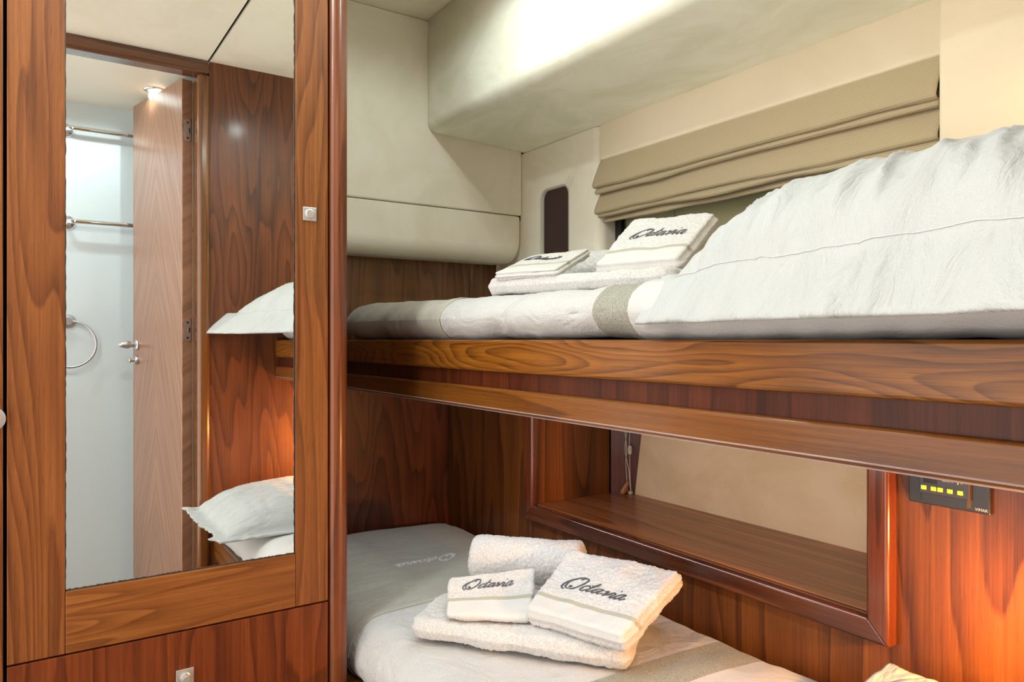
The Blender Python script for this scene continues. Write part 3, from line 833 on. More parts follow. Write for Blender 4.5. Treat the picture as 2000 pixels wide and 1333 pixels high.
# bedding ------------------------------------------------------------
def bedding(root_label, x0, x1, y0, y1, zb, T, Rr, rr, bands, crown, seed, group, sag=0.0):
    """a made-up mattress; bands: list of (name, y_from, y_to, material) cut out of the same draped surface"""
    root = empty('mattress', ((x0 + x1) / 2, (y0 + y1) / 2, zb), root_label, 'mattress', group)
    cuts = sorted(set([b[1] - y0 for b in bands] + [b[2] - y0 for b in bands]))
    xs = lines(x1 - x0, Rr, 0.008); ys = lines(y1 - y0, Rr, 0.008, cuts)
    V, Q, fl = rbox(xs, ys, T, Rr, rr, 14)
    W, D = x1 - x0, y1 - y0
    u = V[:, 0] / W; v = V[:, 1] / D
    P = V + np.array([x0, y0, zb])
    up = np.clip((V[:, 2]) / T, 0, 1)
    P[:, 2] += sag * up * np.clip((P[:, 1] - 1.4) / 0.5, 0, 1)
    P[:, 2] += crown * np.sin(np.pi * np.clip(u, 0, 1)) ** 0.6 * up
    # gentle bulge of the sides and drape wrinkles
    side = 1 - np.clip(u * W / 0.06, 0, 1)
    P[:, 0] -= side * 0.010 * np.sin(np.pi * up)
    N = vertex_normals(P, Q)
    wz = 0.0035 * fbm(P[:, 0] * 5 + seed, P[:, 1] * 11, P[:, 2] * 5, 3)
    fold = 0.004 * fbm(P[:, 1] * 14 + P[:, 2] * 22 + seed, P[:, 2] * 5 + seed, P[:, 0] * 3, 3) * np.clip(side * 1.5, 0, 1)
    P += N * (wz + fold)[:, None]
    cy = P[Q][:, :, 1].mean(1); cy0 = V[Q][:, :, 1].mean(1) + y0
    used = np.zeros(len(Q), bool)
    parts = {}
    for nm, a, b, mat in bands:
        sel = (cy0 >= a) & (cy0 <= b); used |= sel
        parts[nm] = (sel, mat)
    parts['cover'] = (~used, WHITE_WEAVE)
    objs = {}
    for nm, (sel, mat) in parts.items():
        q = Q[sel]; ids, inv = np.unique(q, return_inverse=True)
        Pn = P[ids].copy()
        if nm != 'cover': Pn += N[ids] * 0.0012
        objs[nm] = mesh_np(nm, Pn, inv.reshape(-1, 4), mat, root)
    def surf_line(yy, rad, mat, off=0.0015, name='piping'):
        # follow the surface at a fixed y across the front side and the top
        nx, ny = len(xs), len(ys)
        j = int(np.argmin(abs(ys - (yy - y0))))
        top = [i * ny + j for i in range(nx)]
        top_pts = P[top] + N[top] * off
        # side ring vertices
        m = 2 * (nx + ny) - 4; base = nx * ny; NR = (len(P) - 2 * base) // m
        # position of (0, j) in the perimeter list
        pos = nx + (ny - 1) + (nx - 1) + (ny - 1 - j) - 1 if j not in (0,) else 0
        side_pts = [P[base + k * m + pos] + N[base + k * m + pos] * off for k in range(0, NR)]
        pts = [Vector(p) for p in side_pts[::-1]] + [Vector(p) for p in top_pts[::1]]
        return tube(name, pts, rad, mat, root, 6)
    return root, objs, P, N, surf_line, xs, ys

MAT_X0 = 0.803
FOOTC = [('foot_band', 1.478, 2.2, GREY_SATIN), ('runner_band', 0.852, 0.945, GREY_WEAVE_V), ('turned_sheet', 0.05, 0.852, WHITE_SHEET)]
um = bedding('white made-up mattress on the upper bunk with towels and a large pillow', MAT_X0, XH - 0.012, YN + 0.008, 2.12, 0.0005, 0.090, 0.055, 0.044, FOOTC, 0.006, 3.0, None, sag=0.010)
um[4](1.478, 0.0016, SEAM)
lm = bedding('white made-up mattress on the lower bunk with a lettered grey foot band', 0.583, XL - 0.006, YN + 0.008, 2.185, -0.745, 0.135, 0.09, 0.060,
             [('foot_band', 1.484, 2.2, GREY_SATIN), ('runner_band', 0.878, 0.978, GREY_WEAVE_V), ('turned_sheet', 0.05, 0.878, WHITE_SHEET)], 0.012, 8.0, None)
lm[4](1.484, 0.0014, SEAM)
LZ = -0.745 + 0.135 + 0.012        # top of the lower mattress
UZ = 0.0005 + 0.090 + 0.006        # top of the upper mattress

# script lettering ---------------------------------------------------
def catmull(pts, n=7):
    P = [np.array(p, float) for p in pts]; out = []
    P = [2 * P[0] - P[1]] + P + [2 * P[-1] - P[-2]]
    for i in range(1, len(P) - 2):
        for k in range(n):
            t = k / n
            out.append(0.5 * ((2 * P[i]) + (-P[i - 1] + P[i + 1]) * t + (2 * P[i - 1] - 5 * P[i] + 4 * P[i + 1] - P[i + 2]) * t * t + (-P[i - 1] + 3 * P[i] - 3 * P[i + 1] + P[i + 2]) * t ** 3))
    out.append(P[-2]); return out
A_ = lambda dx: [[(dx + .34, .36), (dx + .24, .46), (dx + .08, .36), (dx, .14), (dx + .08, .0), (dx + .22, .08), (dx + .34, .34), (dx + .38, .46)], [(dx + .38, .46), (dx + .33, .14), (dx + .38, .0), (dx + .48, .06), (dx + .56, .18)]]
STROKES = ([[(.62, .98), (.36, 1.0), (.08, .72), (-.02, .34), (.12, .02), (.42, -.06), (.72, .20), (.84, .62), (.74, .92), (.52, .94), (.40, .78)],
            [(.20, .86), (-.06, .60), (-.18, .24), (-.06, -.04), (.16, -.14)],
            [(.22, .16), (.30, .22), (.36, .12), (.28, .04)]]
           + [[(1.30, .34), (1.24, .45), (1.08, .38), (.98, .14), (1.06, .0), (1.20, .04), (1.34, .18)]]
           + [[(1.56, .84), (1.46, .40), (1.40, .10), (1.46, .0), (1.58, .06), (1.68, .20)], [(1.32, .50), (1.52, .52), (1.70, .54)]]
           + A_(1.70) + [[(2.24, .34), (2.32, .46), (2.38, .34), (2.38, .02), (2.52, .18), (2.64, .46), (2.74, .42)]]
           + [[(2.82, .42), (2.76, .12), (2.82, .0), (2.94, .12), (3.0, .22)], [(2.84, .66), (2.88, .70)]] + A_(3.0))
def lettering(name, place, mat, parent, height, wide=0.055, thick=0.0012):
    """place(x, y) -> (point, normal) maps lettering units onto the cloth"""
    bm = bmesh.new()
    for st in STROKES:
        c = catmull(st)
        pts = [(p[0] + 0.42 * p[1], p[1]) for p in c]
        L, Rr, Lb, Rb = [], [], [], []
        for i, p in enumerate(pts):
            a = pts[max(0, i - 1)]; b = pts[min(len(pts) - 1, i + 1)]
            dx, dy = b[0] - a[0], b[1] - a[1]; l = math.hypot(dx, dy) or 1
            dx, dy = dx / l, dy / l
            wdt = wide * (0.35 + 0.75 * abs(dy * 0.9 - dx * 0.25))
            if i in (0, len(pts) - 1): wdt *= 0.4
            n = (-dy * wdt, dx * wdt)
            for lst, lb_, s in ((L, Lb, 1), (Rr, Rb, -1)):
                q, nr = place(p[0] + s * n[0], p[1] + s * n[1])
                lst.append(bm.verts.new(q + nr * thick)); lb_.append(bm.verts.new(q - nr * 0.0006))
        for i in range(len(pts) - 1):
            bm.faces.new((L[i], L[i + 1], Rr[i + 1], Rr[i])); bm.faces.new((L[i], Lb[i], Lb[i + 1], L[i + 1]))
            bm.faces.new((Rr[i], Rr[i + 1], Rb[i + 1], Rb[i]))
    return mesh_bm(name, bm, mat, parent, False)

# lettering on the lower foot band, reading from the hull side
from mathutils.bvhtree import BVHTree
def bvh_of(o):
    me = o.data
    return BVHTree.FromPolygons([v.co[:] for v in me.vertices], [p.vertices[:] for p in me.polygons])
band_bvh = bvh_of(lm[1]['foot_band'])
def band_place(x, y):
    s = 0.048
    # word starts near the hull and runs towards the aisle, letter tops towards the camera
    wx = 0.985 - x * s * 1.0; wy = 1.775 - y * s * 1.0
    h = band_bvh.ray_cast(Vector((wx, wy, 0)), Vector((0, 0, -1)))
    p = h[0] if h[0] else Vector((wx, wy, LZ))
    return p + Vector((0, 0, 0.0006)), Vector((0, 0, 1))
lettering('lettering', band_place, THREAD_W, lm[0], 0.06, wide=0.07, thick=0.0006)

# ---------------------------------------------------------------- pillows
def pillow(name, label, corners, H, base, flange, droop, seed, mat, hang=None, group=None, pw=0.5, tilt=None):
    """corners: foot-front, head-front, head-back, foot-back (x, y); t runs foot->head, s runs front->back"""
    A, B, C_, D_ = [np.array(c) for c in corners]
    lt = np.linalg.norm(B - A); ls = np.linalg.norm(D_ - A)
    fs, ft = flange / ls, flange / lt
    ns, ntt = 120, 170
    s = np.linspace(-fs, 1 + fs, ns); t = np.linspace(-ft, 1 + ft, ntt)
    Sg, Tg = np.meshgrid(s, t, indexing='ij')
    def xy(S_, T_):
        return ((1 - S_)[..., None] * ((1 - T_)[..., None] * A + T_[..., None] * B) + S_[..., None] * ((1 - T_)[..., None] * D_ + T_[..., None] * C_))
    XY = xy(Sg, Tg)
    si = np.clip(Sg, 0, 1); ti = np.clip(Tg, 0, 1)
    es = 1 - np.abs(2 * si - 1) ** 2.5; et = 1 - np.abs(2 * ti - 1) ** 4.2
    bump = np.maximum(es * et, 0) ** pw
    zb = base(XY[..., 0], XY[..., 1], Sg, Tg)
    zt = zb + 0.004 + H(si, ti) * bump
    # folds: gathered at the seam and running up over the pillow
    inside = np.clip(bump * 1.6, 0, 1)
    f1 = fbm(Tg * 13 + Sg * 4.5 + seed, Sg * 1.6 + Tg * 1.5, Sg * 0 + seed, 3)
    f2 = fbm(Tg * 46 + Sg * 8, Sg * 3.0, Sg * 0 + seed + 3, 2)
    ridge = (1 - np.abs(f1)) ** 2
    near = np.exp(-np.clip(Sg, 0, 1) * 9)
    zt = zt + (0.015 * (1 - 0.9 * np.clip(si * 2.3, 0, 1))) * (ridge - 0.5) * inside + 0.0045 * f2 * near * inside
    out = np.clip(-Sg / fs, 0, 1)
    wav = 0.010 * fbm(Tg * 14 + seed, Sg * 3, Sg * 0 + 2, 2)
    XY[..., 0] -= (0.006 * f1 * (1 - inside)) + wav * out
    zt = zt + 0.003 * fbm(XY[..., 0] * 26, XY[..., 1] * 20, Sg * 0 + seed, 3)
    # stitched seam groove
    d = np.maximum(np.maximum(-Sg * ls, (Sg - 1) * ls), np.maximum(-Tg * lt, (Tg - 1) * lt))
    zt = zt - 0.003 * np.exp(-(d / 0.003) ** 2)
    top = np.stack([XY[..., 0], XY[..., 1], zt], -1).reshape(-1, 3)
    zlow = zb - 0.001 - 0.0 * bump
    zlow = np.minimum(zlow, zt - 0.0025)
    bot = np.stack([XY[..., 0] + 0.002 * out, XY[..., 1], zlow], -1).reshape(-1, 3)
    idx = np.arange(ns * ntt).reshape(ns, ntt)
    q = np.stack([idx[:-1, :-1], idx[1:, :-1], idx[1:, 1:], idx[:-1, 1:]], -1).reshape(-1, 4)
    per = np.array(list(idx[:, 0]) + list(idx[-1, 1:]) + list(idx[-2::-1, -1]) + list(idx[0, -2:0:-1]))
    n0 = len(top); p2 = np.roll(per, -1)
    sq = np.stack([per, per + n0, p2 + n0, p2], -1)
    V = np.concatenate([top, bot]); Q = np.concatenate([q[:, ::-1], q + n0, sq[:, ::-1]])
    root = empty(name, (float(V[:, 0].mean()), float(V[:, 1].mean()), float(V[:, 2].min())), label, 'pillow', group)
    mesh_np('pillowcase', V, Q, mat, root)
    # stitching line round the flange
    G = top.reshape(ns, ntt, 3)
    i0 = int(np.argmin(abs(s))); i1 = int(np.argmin(abs(s - 1))); j0 = int(np.argmin(abs(t))); j1 = int(np.argmin(abs(t - 1)))
    loop = [G[i, j0] for i in range(i0, i1)] + [G[i1, j] for j in range(j0, j1)] + [G[i, j1] for i in range(i1, i0, -1)] + [G[i0, j] for j in range(j1, j0, -1)]
    tube('seam', [Vector(p) + Vector((-0.0006, 0, 0.0010)) for p in loop], 0.0006, simple('seam_grey', srgb(206, 210, 212), 0.8), root, 5, True)
    return root

def up_base(x, y, s, t):
    # lies on the mattress, front border hangs down past the rail
    inner = UZ + 0.0 * x
    front = 0.094 + 0.008 * t
    z = np.where(s >= 0, front + (inner - front) * np.clip(s / 0.15, 0, 1), front + s / 0.125 * 0.075)
    over = np.clip((0.80 - x) / 0.2, 0, 1)
    z = z - 0.012 * over * np.clip(1 - s * 4, 0, 1)
    return z
pillow('pillow', 'large plump white pillow with a wide hanging border on the upper bunk',
       [(0.812, 0.768), (0.63, 0.150), (1.27, 0.115), (1.30, 0.745)],
       lambda s, t: 0.150 - 0.03 * t, up_base, 0.055, 0, 2.0, PILLOW, pw=0.56)
def low_base(x, y, s, t):
    return LZ + 0.002 + 0.062 * np.clip((s - 0.55) / 0.5, 0, 1)
pillow('pillow', 'white pillow on the lower bunk lit orange, at the bottom right corner',
       [(0.50, 0.62), (0.50, 0.16), (1.145, 0.15), (1.140, 0.612)],
       lambda s, t: 0.10 + 0 * s, low_base, 0.035, 0, 9.0, PILLOW, pw=0.55)

# ---------------------------------------------------------------- towels
GL, GU = 'towels laid out on the lower bunk', 'towels laid out on the upper bunk'
def folded(name, label, corners, th, layers, seed, R=0.018, bands=False, word=None, fuzz=0.0012, step=0.0026, bow=0.0, group=None, sagf=None):
    """corners: front-left, front-right, back-right, back-left bottom corners (x, y, z); u runs left->right, v front->back"""
    C0, C1, C2, C3 = [np.array(c, float) for c in corners]
    W = (np.linalg.norm(C1 - C0) + np.linalg.norm(C2 - C3)) / 2; D = (np.linalg.norm(C3 - C0) + np.linalg.norm(C2 - C1)) / 2
    R = min(R, W / 3, D / 3); r = min(th * 0.43, R)
    band = [0.046, 0.056] if bands else []
    xs = lines(W, R, step); ys = lines(D, R, step, band)
    V, Q, fl = rbox(xs, ys, th, R, r, 10 if th > 0.03 else 5, groove=(0.0035 if R > 0.02 else 0.006) if layers > 1 else 0, layers=layers)
    def mapping(x, y, z):
        u = np.asarray(x) / W; v = np.asarray(y) / D
        u_, v_ = u[..., None], v[..., None]
        P = (1 - v_) * ((1 - u_) * C0 + u_ * C1) + v_ * ((1 - u_) * C3 + u_ * C2)
        du = (1 - v_) * (C1 - C0) + v_ * (C2 - C3); dvv = (1 - u_) * (C3 - C0) + u_ * (C2 - C1)
        n = np.cross(du, dvv); n /= np.linalg.norm(n, axis=-1, keepdims=True)
        s = 1 + 0.0 * v
        P = P + n * (np.asarray(z) * s + bow * np.sin(np.pi * np.clip(v, 0, 1)) * (np.asarray(z) / th))[..., None]
        if sagf is not None: P = P + np.stack([0 * u, 0 * u, sagf(u, v)], -1)
        return P, n
    P, n = mapping(V[:, 0], V[:, 1], V[:, 2])
    N = vertex_normals(P, Q)
    fac = np.ones(len(P))
    if bands: fac = np.where((V[:, 1] < 0.057) & (V[:, 2] > th * 0.3), 0.12, 1.0)
    big = 0.0028 * fbm(P[:, 0] * 22 + seed, P[:, 1] * 22, P[:, 2] * 22, 2)
    fz = fuzz * (fbm(P[:, 0] * 260 + seed, P[:, 1] * 260, P[:, 2] * 260, 2) + 0.8 * vnoise(P[:, 0] * 620, P[:, 1] * 620 + seed, P[:, 2] * 620))
    P2 = P + N * (big + fz * fac)[:, None]
    mi = np.zeros(len(Q), int)
    mats = [TERRY]
    if bands:
        c = V[Q].mean(1)
        m_band = (c[:, 1] < 0.046) & (c[:, 2] > th * 0.55); m_str = (c[:, 1] >= 0.046) & (c[:, 1] <= 0.056) & (c[:, 2] > th * 0.55)
        mi[m_band] = 1; mi[m_str] = 2; mats = [TERRY, HEM, STRIPE]
    root = empty(name, (float(P2[:, 0].mean()), float(P2[:, 1].mean()), float(P2[:, 2].min())), label, 'towel', group)
    body = mesh_np('terry_body' if not bands else 'terry_body', P2[:], Q, mats, root, True, mi)
    if word:
        x0, y0, sc = word
        def place(x, y):
            p, nn_ = mapping(np.array(x0 + x * sc), np.array(y0 + y * sc), np.array(th))
            xx, yy = p[0], p[1]
            b = 0.0028 * float(fbm(np.array(p[0] * 22 + seed), np.array(p[1] * 22), np.array(p[2] * 22), 2))
            return Vector(p + nn_ * (b + 0.0007)), Vector(nn_)
        lettering('embroidery', place, THREAD, root, 0.05, wide=0.032 if group == GU else 0.045, thick=0.0010)
    return root

def rolled(name, label, p0, p1, r, seed, group=None):
    p0 = np.array(p0, float); p1 = np.array(p1, float)
    ax = p1 - p0; L = np.linalg.norm(ax); ax /= L
    a = np.cross(ax, [0, 0, 1.0]); a /= np.linalg.norm(a); b = np.cross(a, ax)
    nl = int(L / 0.0026); nt_ = int(2 * math.pi * r / 0.0026)
    # lengthwise profile incl. rounded ends
    prof = [(x, r * (1 - 0.30 * (1 - math.sin(t)) ** 1.0)) for x, t in []]
    zz = []; rad = []
    er = r * 0.30
    for t in np.linspace(0, 1, 10)[1:]: zz.append(0.0); rad.append((r - er) * t)
    for t in np.linspace(0, math.pi / 2, 8)[1:]: zz.append(er * (1 - math.cos(t))); rad.append(r - er + er * math.sin(t))
    for x in np.linspace(er, L - er, nl)[1:-1]: zz.append(x); rad.append(r)
    for t in np.linspace(math.pi / 2, 0, 8): zz.append(L - er * (1 - math.cos(t))); rad.append(r - er + er * math.sin(t))
    for t in np.linspace(1, 0, 10)[1:-1]: zz.append(L); rad.append((r - er) * t)
    zz = np.array(zz); rad = np.array(rad)
    th = np.linspace(0, 2 * math.pi, nt_, endpoint=False)
    Z, T = np.meshgrid(zz, th, indexing='ij'); R_, _ = np.meshgrid(rad, th, indexing='ij')
    flat = 1 - 0.12 * np.clip(-np.sin(T), 0, 1)
    step = 0.004 * np.clip(1 - ((T - 2.2) % (2 * math.pi)) / 0.5, 0, 1)
    rr = R_ * flat + step * (R_ > r * 0.9)
    sw = 0.004 * np.cos(R_ * 420 + T) * (R_ < r * 0.7)
    P = p0 + (Z + np.where(Z < L / 2, sw, -sw))[..., None] * ax + (rr * np.cos(T))[..., None] * a + (rr * np.sin(T))[..., None] * b
    m, k = Z.shape
    P = P.reshape(-1, 3); idx = np.arange(m * k).reshape(m, k); i2 = np.roll(idx, -1, axis=1)
    Q = np.stack([idx[:-1], idx[1:], i2[1:], i2[:-1]], -1).reshape(-1, 4)
    N = vertex_normals(P, Q)
    c = P - (p0 + ((P - p0) @ ax)[:, None] * ax)
    if (N * c).sum() < 0: Q = Q[:, ::-1]; N = -N
    fz = 0.0014 * (fbm(P[:, 0] * 240 + seed, P[:, 1] * 240, P[:, 2] * 240, 2) + 0.8 * vnoise(P[:, 0] * 620, P[:, 1] * 620, P[:, 2] * 620))
    big = 0.003 * fbm(P[:, 0] * 18 + seed, P[:, 1] * 18, P[:, 2] * 18, 2)
    P = P + N * (fz + big)[:, None]
    root = empty(name, (float(P[:, 0].mean()), float(P[:, 1].mean()), float(P[:, 2].min())), label, 'towel', group)
    mesh_np('terry_body', P, Q, TERRY, root)
    return root

lz = LZ + 0.006
folded('bath_towel', 'thick folded white bath towel lying flat under the other towels on the lower bunk',
       [(0.625, 1.312, lz), (0.890, 0.952, lz), (1.095, 1.115, lz), (0.835, 1.465, lz)], 0.040, 2, 1.0, R=0.03, group=GL, fuzz=0.0013)
rolled('bath_towel', 'white towel rolled up behind the folded ones on the lower bunk', (0.855, 1.440, lz + 0.040 + 0.048), (1.030, 1.255, lz + 0.040 + 0.050), 0.052, 2.0, GL)
folded('face_cloth', 'small folded white face cloth with lettering leaning on the rolled towel, lower bunk',
       [(0.683, 1.253, lz + 0.043), (0.812, 1.148, lz + 0.043), (0.902, 1.255, lz + 0.100), (0.742, 1.340, lz + 0.082)], 0.014, 1, 3.0, R=0.010, bands=True, word=(0.032, 0.085, 0.0275), group=GL, fuzz=0.0007)
folded('hand_towel', 'thick folded white hand towel with lettering propped at a slant, lower bunk',
       [(0.810, 1.155, lz + 0.034), (0.872, 0.942, lz + 0.034), (1.080, 0.995, lz + 0.105), (0.988, 1.245, lz + 0.108)], 0.042, 3, 4.0, R=0.016, bands=True, word=(0.052, 0.088, 0.038), group=GL, fuzz=0.0013)

uz = UZ + 0.000
folded('bath_towel', 'thick folded white bath towel lying flat under the other towels on the upper bunk',
       [(0.838, 1.365, uz + 0.002), (0.97, 0.935, uz + 0.002), (1.19, 0.99, uz + 0.002), (1.06, 1.42, uz + 0.002)], 0.036, 2, 11.0, R=0.03, group=GU)
rolled('bath_towel', 'white towel rolled up behind the folded ones on the upper bunk', (1.06, 1.47, uz + 0.070), (1.21, 1.20, uz + 0.074), 0.043, 12.0, GU)
folded('face_cloth', 'small folded white face cloth lying on the bath towel, upper bunk',
       [(0.846, 1.335, uz + 0.030), (0.900, 1.175, uz + 0.030), (1.030, 1.220, uz + 0.088), (0.960, 1.365, uz + 0.078)], 0.018, 2, 13.0, R=0.010, bands=True, word=(0.03, 0.088, 0.024), group=GU, fuzz=0.0007)
folded('hand_towel', 'thick folded white hand towel with lettering propped beside the big pillow, upper bunk',
       [(0.985, 1.155, uz + 0.028), (1.040, 0.965, uz + 0.028), (1.19, 1.00, uz + 0.140), (1.125, 1.185, uz + 0.145)], 0.035, 2, 14.0, R=0.016, bands=True, word=(0.045, 0.095, 0.033), group=GU)

# ---------------------------------------------------------------- roman blind
bl = empty('roman_blind', (XH, 1.16, 0.53), 'olive ribbed roman blind drawn up in folds over the window', 'blind')
def fold_part(name, prof, seed, y0=0.673, y1=1.640, th=0.0022, wob=0.007, lift=None):
    ny = 120; ys = np.linspace(y0, y1, ny); m = len(prof)
    pr = catmull(prof, 5); pr = np.array(pr); m = len(pr)
    tt = np.linspace(0, 1, m)
    V = []
    for y in ys:
        w1 = float(fbm(np.array(y * 5.0 + seed), np.array(seed), np.array(0.0), 2)); w2 = float(vnoise(np.array(y * 16 + seed), np.array(seed * 2.0), np.array(1.0)))
        x = pr[:, 0] + tt * (w1 * wob + w2 * 0.0012); z = pr[:, 1] + tt * (w1 * wob * 0.9 - 0.0) 
        V.append(np.stack([x, np.full(m, y), z], -1))
    V = np.array(V)
    d = np.gradient(V, axis=1); nrm = np.stack([-d[..., 2], 0 * d[..., 0], d[..., 0]], -1)
    nrm /= np.maximum(np.linalg.norm(nrm, axis=-1, keepdims=True), 1e-9)
    F = V.reshape(-1, 3); B = (V - nrm * th).reshape(-1, 3)
    idx = np.arange(ny * m).reshape(ny, m)
    q = np.stack([idx[:-1, :-1], idx[1:, :-1], idx[1:, 1:], idx[:-1, 1:]], -1).reshape(-1, 4)
    per = np.array(list(idx[:, 0]) + list(idx[-1, 1:]) + list(idx[-2::-1, -1]) + list(idx[0, -2:0:-1])); p2 = np.roll(per, -1)
    n0 = len(F)
    Q = np.concatenate([q, q[:, ::-1] + n0, np.stack([per, per + n0, p2 + n0, p2], -1)])
    return mesh_np(name, np.concatenate([F, B]), Q, BLIND, bl)
fold_part('fold', [(1.432, .560), (1.418, .530), (1.400, .492), (1.388, .462), (1.385, .450), (1.394, .446), (1.412, .452), (1.424, .462)], 1.0, y1=1.643)
fold_part('fold', [(1.426, .470), (1.410, .452), (1.396, .440), (1.395, .434), (1.404, .433), (1.424, .444)], 2.0, y1=1.638)
fold_part('fold', [(1.424, .452), (1.414, .430), (1.400, .402), (1.391, .380), (1.392, .372), (1.402, .371), (1.424, .384)], 3.0, y1=1.640)
fold_part('fold', [(1.428, .392), (1.414, .378), (1.400, .366), (1.400, .360), (1.410, .360), (1.428, .372)], 4.0, y1=1.634)
fold_part('bottom_hem', [(1.434, .380), (1.426, .364), (1.418, .352), (1.419, .347), (1.428, .350), (1.436, .362)], 5.0, y1=1.632)

# blind cord hanging into the niche
cd = empty('blind_cord', (1.500, 1.640, NZ0), 'looped cream blind cord with a toggle hanging in the niche', 'cord')
cx, cy_ = 1.508, 1.622
def strand(pts, nm='cord'): return tube(nm, [Vector((cx + p[0], cy_ - p[0] * 1.0 + p[2] * 0.0 , p[1])) for p in catmull([(a, b, 0) for a, b in pts], 6)], 0.0013, CORD, cd, 6)
strand([(-0.010, -0.14), (-0.009, -0.25), (-0.004, -0.33), (-0.006, -0.37), (-0.002, -0.455)])
strand([(0.002, -0.14), (0.001, -0.22), (-0.006, -0.30), (-0.007, -0.34), (0.000, -0.39), (0.004, -0.455)])
strand([(0.004, -0.14), (0.003, -0.25), (0.002, -0.32), (0.003, -0.40), (0.005, -0.455)])
strand([(-0.018, -0.14), (-0.020, -0.195), (-0.015, -0.206), (-0.008, -0.200), (-0.006, -0.14)])
strand([(0.006, -0.14), (0.010, -0.195), (0.014, -0.206), (0.013, -0.195), (0.004, -0.15)])
lathe('toggle', [(0.004, 0), (0.0062, 0.002), (0.0068, 0.012), (0.0062, 0.024), (0.004, 0.027)], (cx + 0.0020, cy_ - 0.004, -0.345), (0, 0, 1), TOGGLE, cd, 16)
lathe('wooden_acorn', [(0.004, 0), (0.0085, 0.004), (0.0092, 0.014), (0.0075, 0.022), (0.0078, 0.024), (0.0065, 0.032), (0.0066, 0.034), (0.004, 0.042)], (cx - 0.019, cy_ + 0.010, NZ0 + 0.004), (0.42, -0.30, 1), WOODACORN, cd, 16)
bm = bmesh.new(); add_box(bm, cx - 0.008, cx + 0.012, cy_ - 0.016, cy_ + 0.004, NZ0, NZ0 + 0.003); add_box(bm, cx - 0.003, cx + 0.007, cy_ - 0.011, cy_ - 0.001, NZ0 + 0.003, NZ0 + 0.013)
mesh_bm('cleat', bm, TOGGLE, cd, bevel=0.0015)

# ---------------------------------------------------------------- climate control panel
tc_ = empty('control_panel', (XL, 0.567, -0.264), 'black climate control plate with a row of yellow keys on the glowing walnut wall', 'control panel')
xp = XL
box('plate', xp - 0.009, xp, 0.5065, 0.628, -0.264, -0.178, PLASTIC, tc_, bevel=0.0025, segs=3)
md_ = box('module', xp - 0.015, xp - 0.009, 0.533, 0.607, -0.2455, -0.190, PLASTIC2, tc_, bevel=0.001)
box('display', xp - 0.0156, xp - 0.015, 0.580, 0.601, -0.2285, -0.196, simple('display_black', srgb(20, 18, 20), 0.15), md_)
box('edge_strip', xp - 0.0152, xp - 0.009, 0.5324, 0.5334, -0.2455, -0.190, ORANGE, md_)
prism('wedge', [(xp - 0.009, 0.5325), (xp - 0.0145, 0.5365), (xp - 0.0145, 0.604), (xp - 0.009, 0.6075)], 2, -0.2575, -0.2455, PLASTIC, tc_)
for y in (0.600, 0.585, 0.575, 0.5605, 0.5455):
    k = box('key', xp - 0.0168, xp - 0.015, y - 0.0042, y + 0.0042, -0.2395, -0.2325, YELLOW, md_, bevel=0.0008)
def text_mesh(name, s, size, loc, mat, parent, sx=1.0):
    cu = bpy.data.curves.new(name, 'FONT'); cu.body = s; cu.size = size; cu.extrude = 0.0001; cu.align_x = 'CENTER'
    t = bpy.data.objects.new(name + '_src', cu); COL.objects.link(t)
    dg = bpy.context.evaluated_depsgraph_get()
    me = bpy.data.meshes.new_from_object(t.evaluated_get(dg)); bpy.data.objects.remove(t)
    # text plane: reading direction -Y, up +Z, facing -X
    for v in me.vertices:
        x, y, z = v.co; v.co = (loc[0] - z, loc[1] - x * sx, loc[2] + y)
    return link_mesh(name, me, mat, parent)
text_mesh('brand_print', 'VIMAR', 0.0062, (xp - 0.0092, 0.5185, -0.2600), INK, tc_)
text_mesh('auto_print', 'AUTO', 0.0042, (xp - 0.0153, 0.5665, -0.2225), INK, md_)
for y in (0.5575, 0.5440):
    lathe('indicator', [(0.0016, 0), (0.0016, 0.0006), (0.0008, 0.0009)], (xp - 0.015, y, -0.2215), (-1, 0, 0), simple('indicator_green', srgb(96, 120, 60), 0.3), md_, 12)
box('temperature_mark', xp - 0.0154, xp - 0.015, 0.5485, 0.5498, -0.2240, -0.2190, INK, md_)

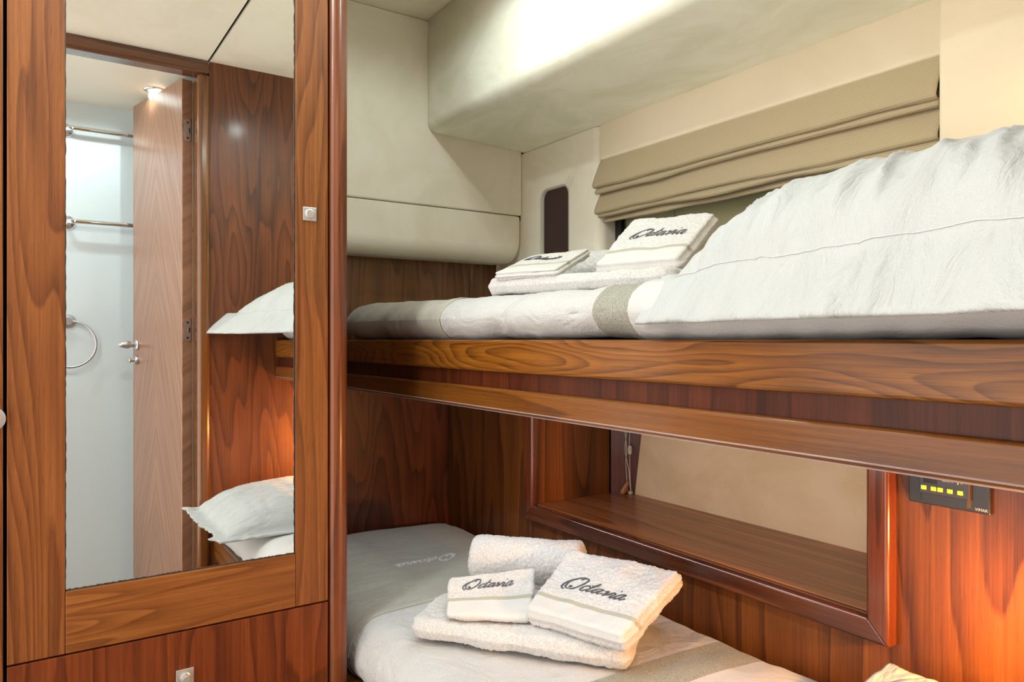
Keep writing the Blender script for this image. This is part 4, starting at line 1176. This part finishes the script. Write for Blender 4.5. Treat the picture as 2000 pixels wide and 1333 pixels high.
# ---------------------------------------------------------------- lamps
LBL = ['round downlight in the cabin ceiling above the bunks', 'round downlight in the cabin ceiling above the foot of the bunks', 'round downlight in the cabin ceiling above the aisle', 'added fill downlight in the cabin ceiling, unseen at the left',
       'round lit downlight in the bathroom ceiling by the open door', 'added downlight, unseen in the middle of the bathroom ceiling']
for (x, y, z, e, c), lab in zip(DOWN, LBL):
    zz = ZC if y > 0 else 0.975
    root = empty('downlight', (x, y, zz), lab, 'ceiling light', 'downlights')
    bm = bmesh.new()
    pr = [(0.024, 0.0), (0.040, 0.0), (0.042, -0.002), (0.040, -0.005), (0.030, -0.007), (0.025, -0.006), (0.024, -0.001)]
    n = 32; rings = [[bm.verts.new((x + r * math.cos(2 * math.pi * k / n), y + r * math.sin(2 * math.pi * k / n), zz + h)) for k in range(n)] for r, h in pr]
    for A, B in zip(rings, rings[1:] + rings[:1]):
        for k in range(n): bm.faces.new((A[k], A[(k + 1) % n], B[(k + 1) % n], B[k]))
    mesh_bm('rim', bm, CHROME, root, True)
    lathe('lens', [(0.0235, -0.002), (0.0235, -0.003), (0.012, -0.004)], (x, y, zz), (0, 0, 1), LENS, root, 24)
ls = empty('fill_light_strip', (0.845, 1.15, -0.138), 'added fill light strip, unseen under the upper bunk behind its lower rail', 'light strip')
box('housing', 0.832, 0.858, 0.28, 2.02, -0.147, -0.1385, SATIN_L, ls)
box('diffuser', 0.838, 0.852, 0.285, 2.015, -0.1485, -0.1472, simple('strip_diffuser', (0.8, 0.8, 0.8, 1), 0.4, 0, 0, (1.0, 0.92, 0.95, 1), 2.0), ls)
def reading(x, y, z, wall_x, label):
    root = empty('reading_lamp', (wall_x, y, z), label, 'reading lamp')
    lathe('wall_plate', [(0.028, 0), (0.028, 0.006), (0.022, 0.010), (0.008, 0.012), (0.007, 0.03)], (wall_x, y, z + 0.06), (-1, 0, 0), CHROME, root)
    lathe('shade', [(0.016, 0.062), (0.020, 0.058), (0.026, 0.03), (0.034, 0.022)], (x, y, z), (0, 0, 1), CHROME, root)
reading(1.33, 0.38, 0.40, XH - 0.030, 'small chrome reading lamp on the upper lining beyond the right edge')
reading(1.13, 0.31, -0.39, XL, 'small chrome reading lamp over the lower pillow beyond the right edge')
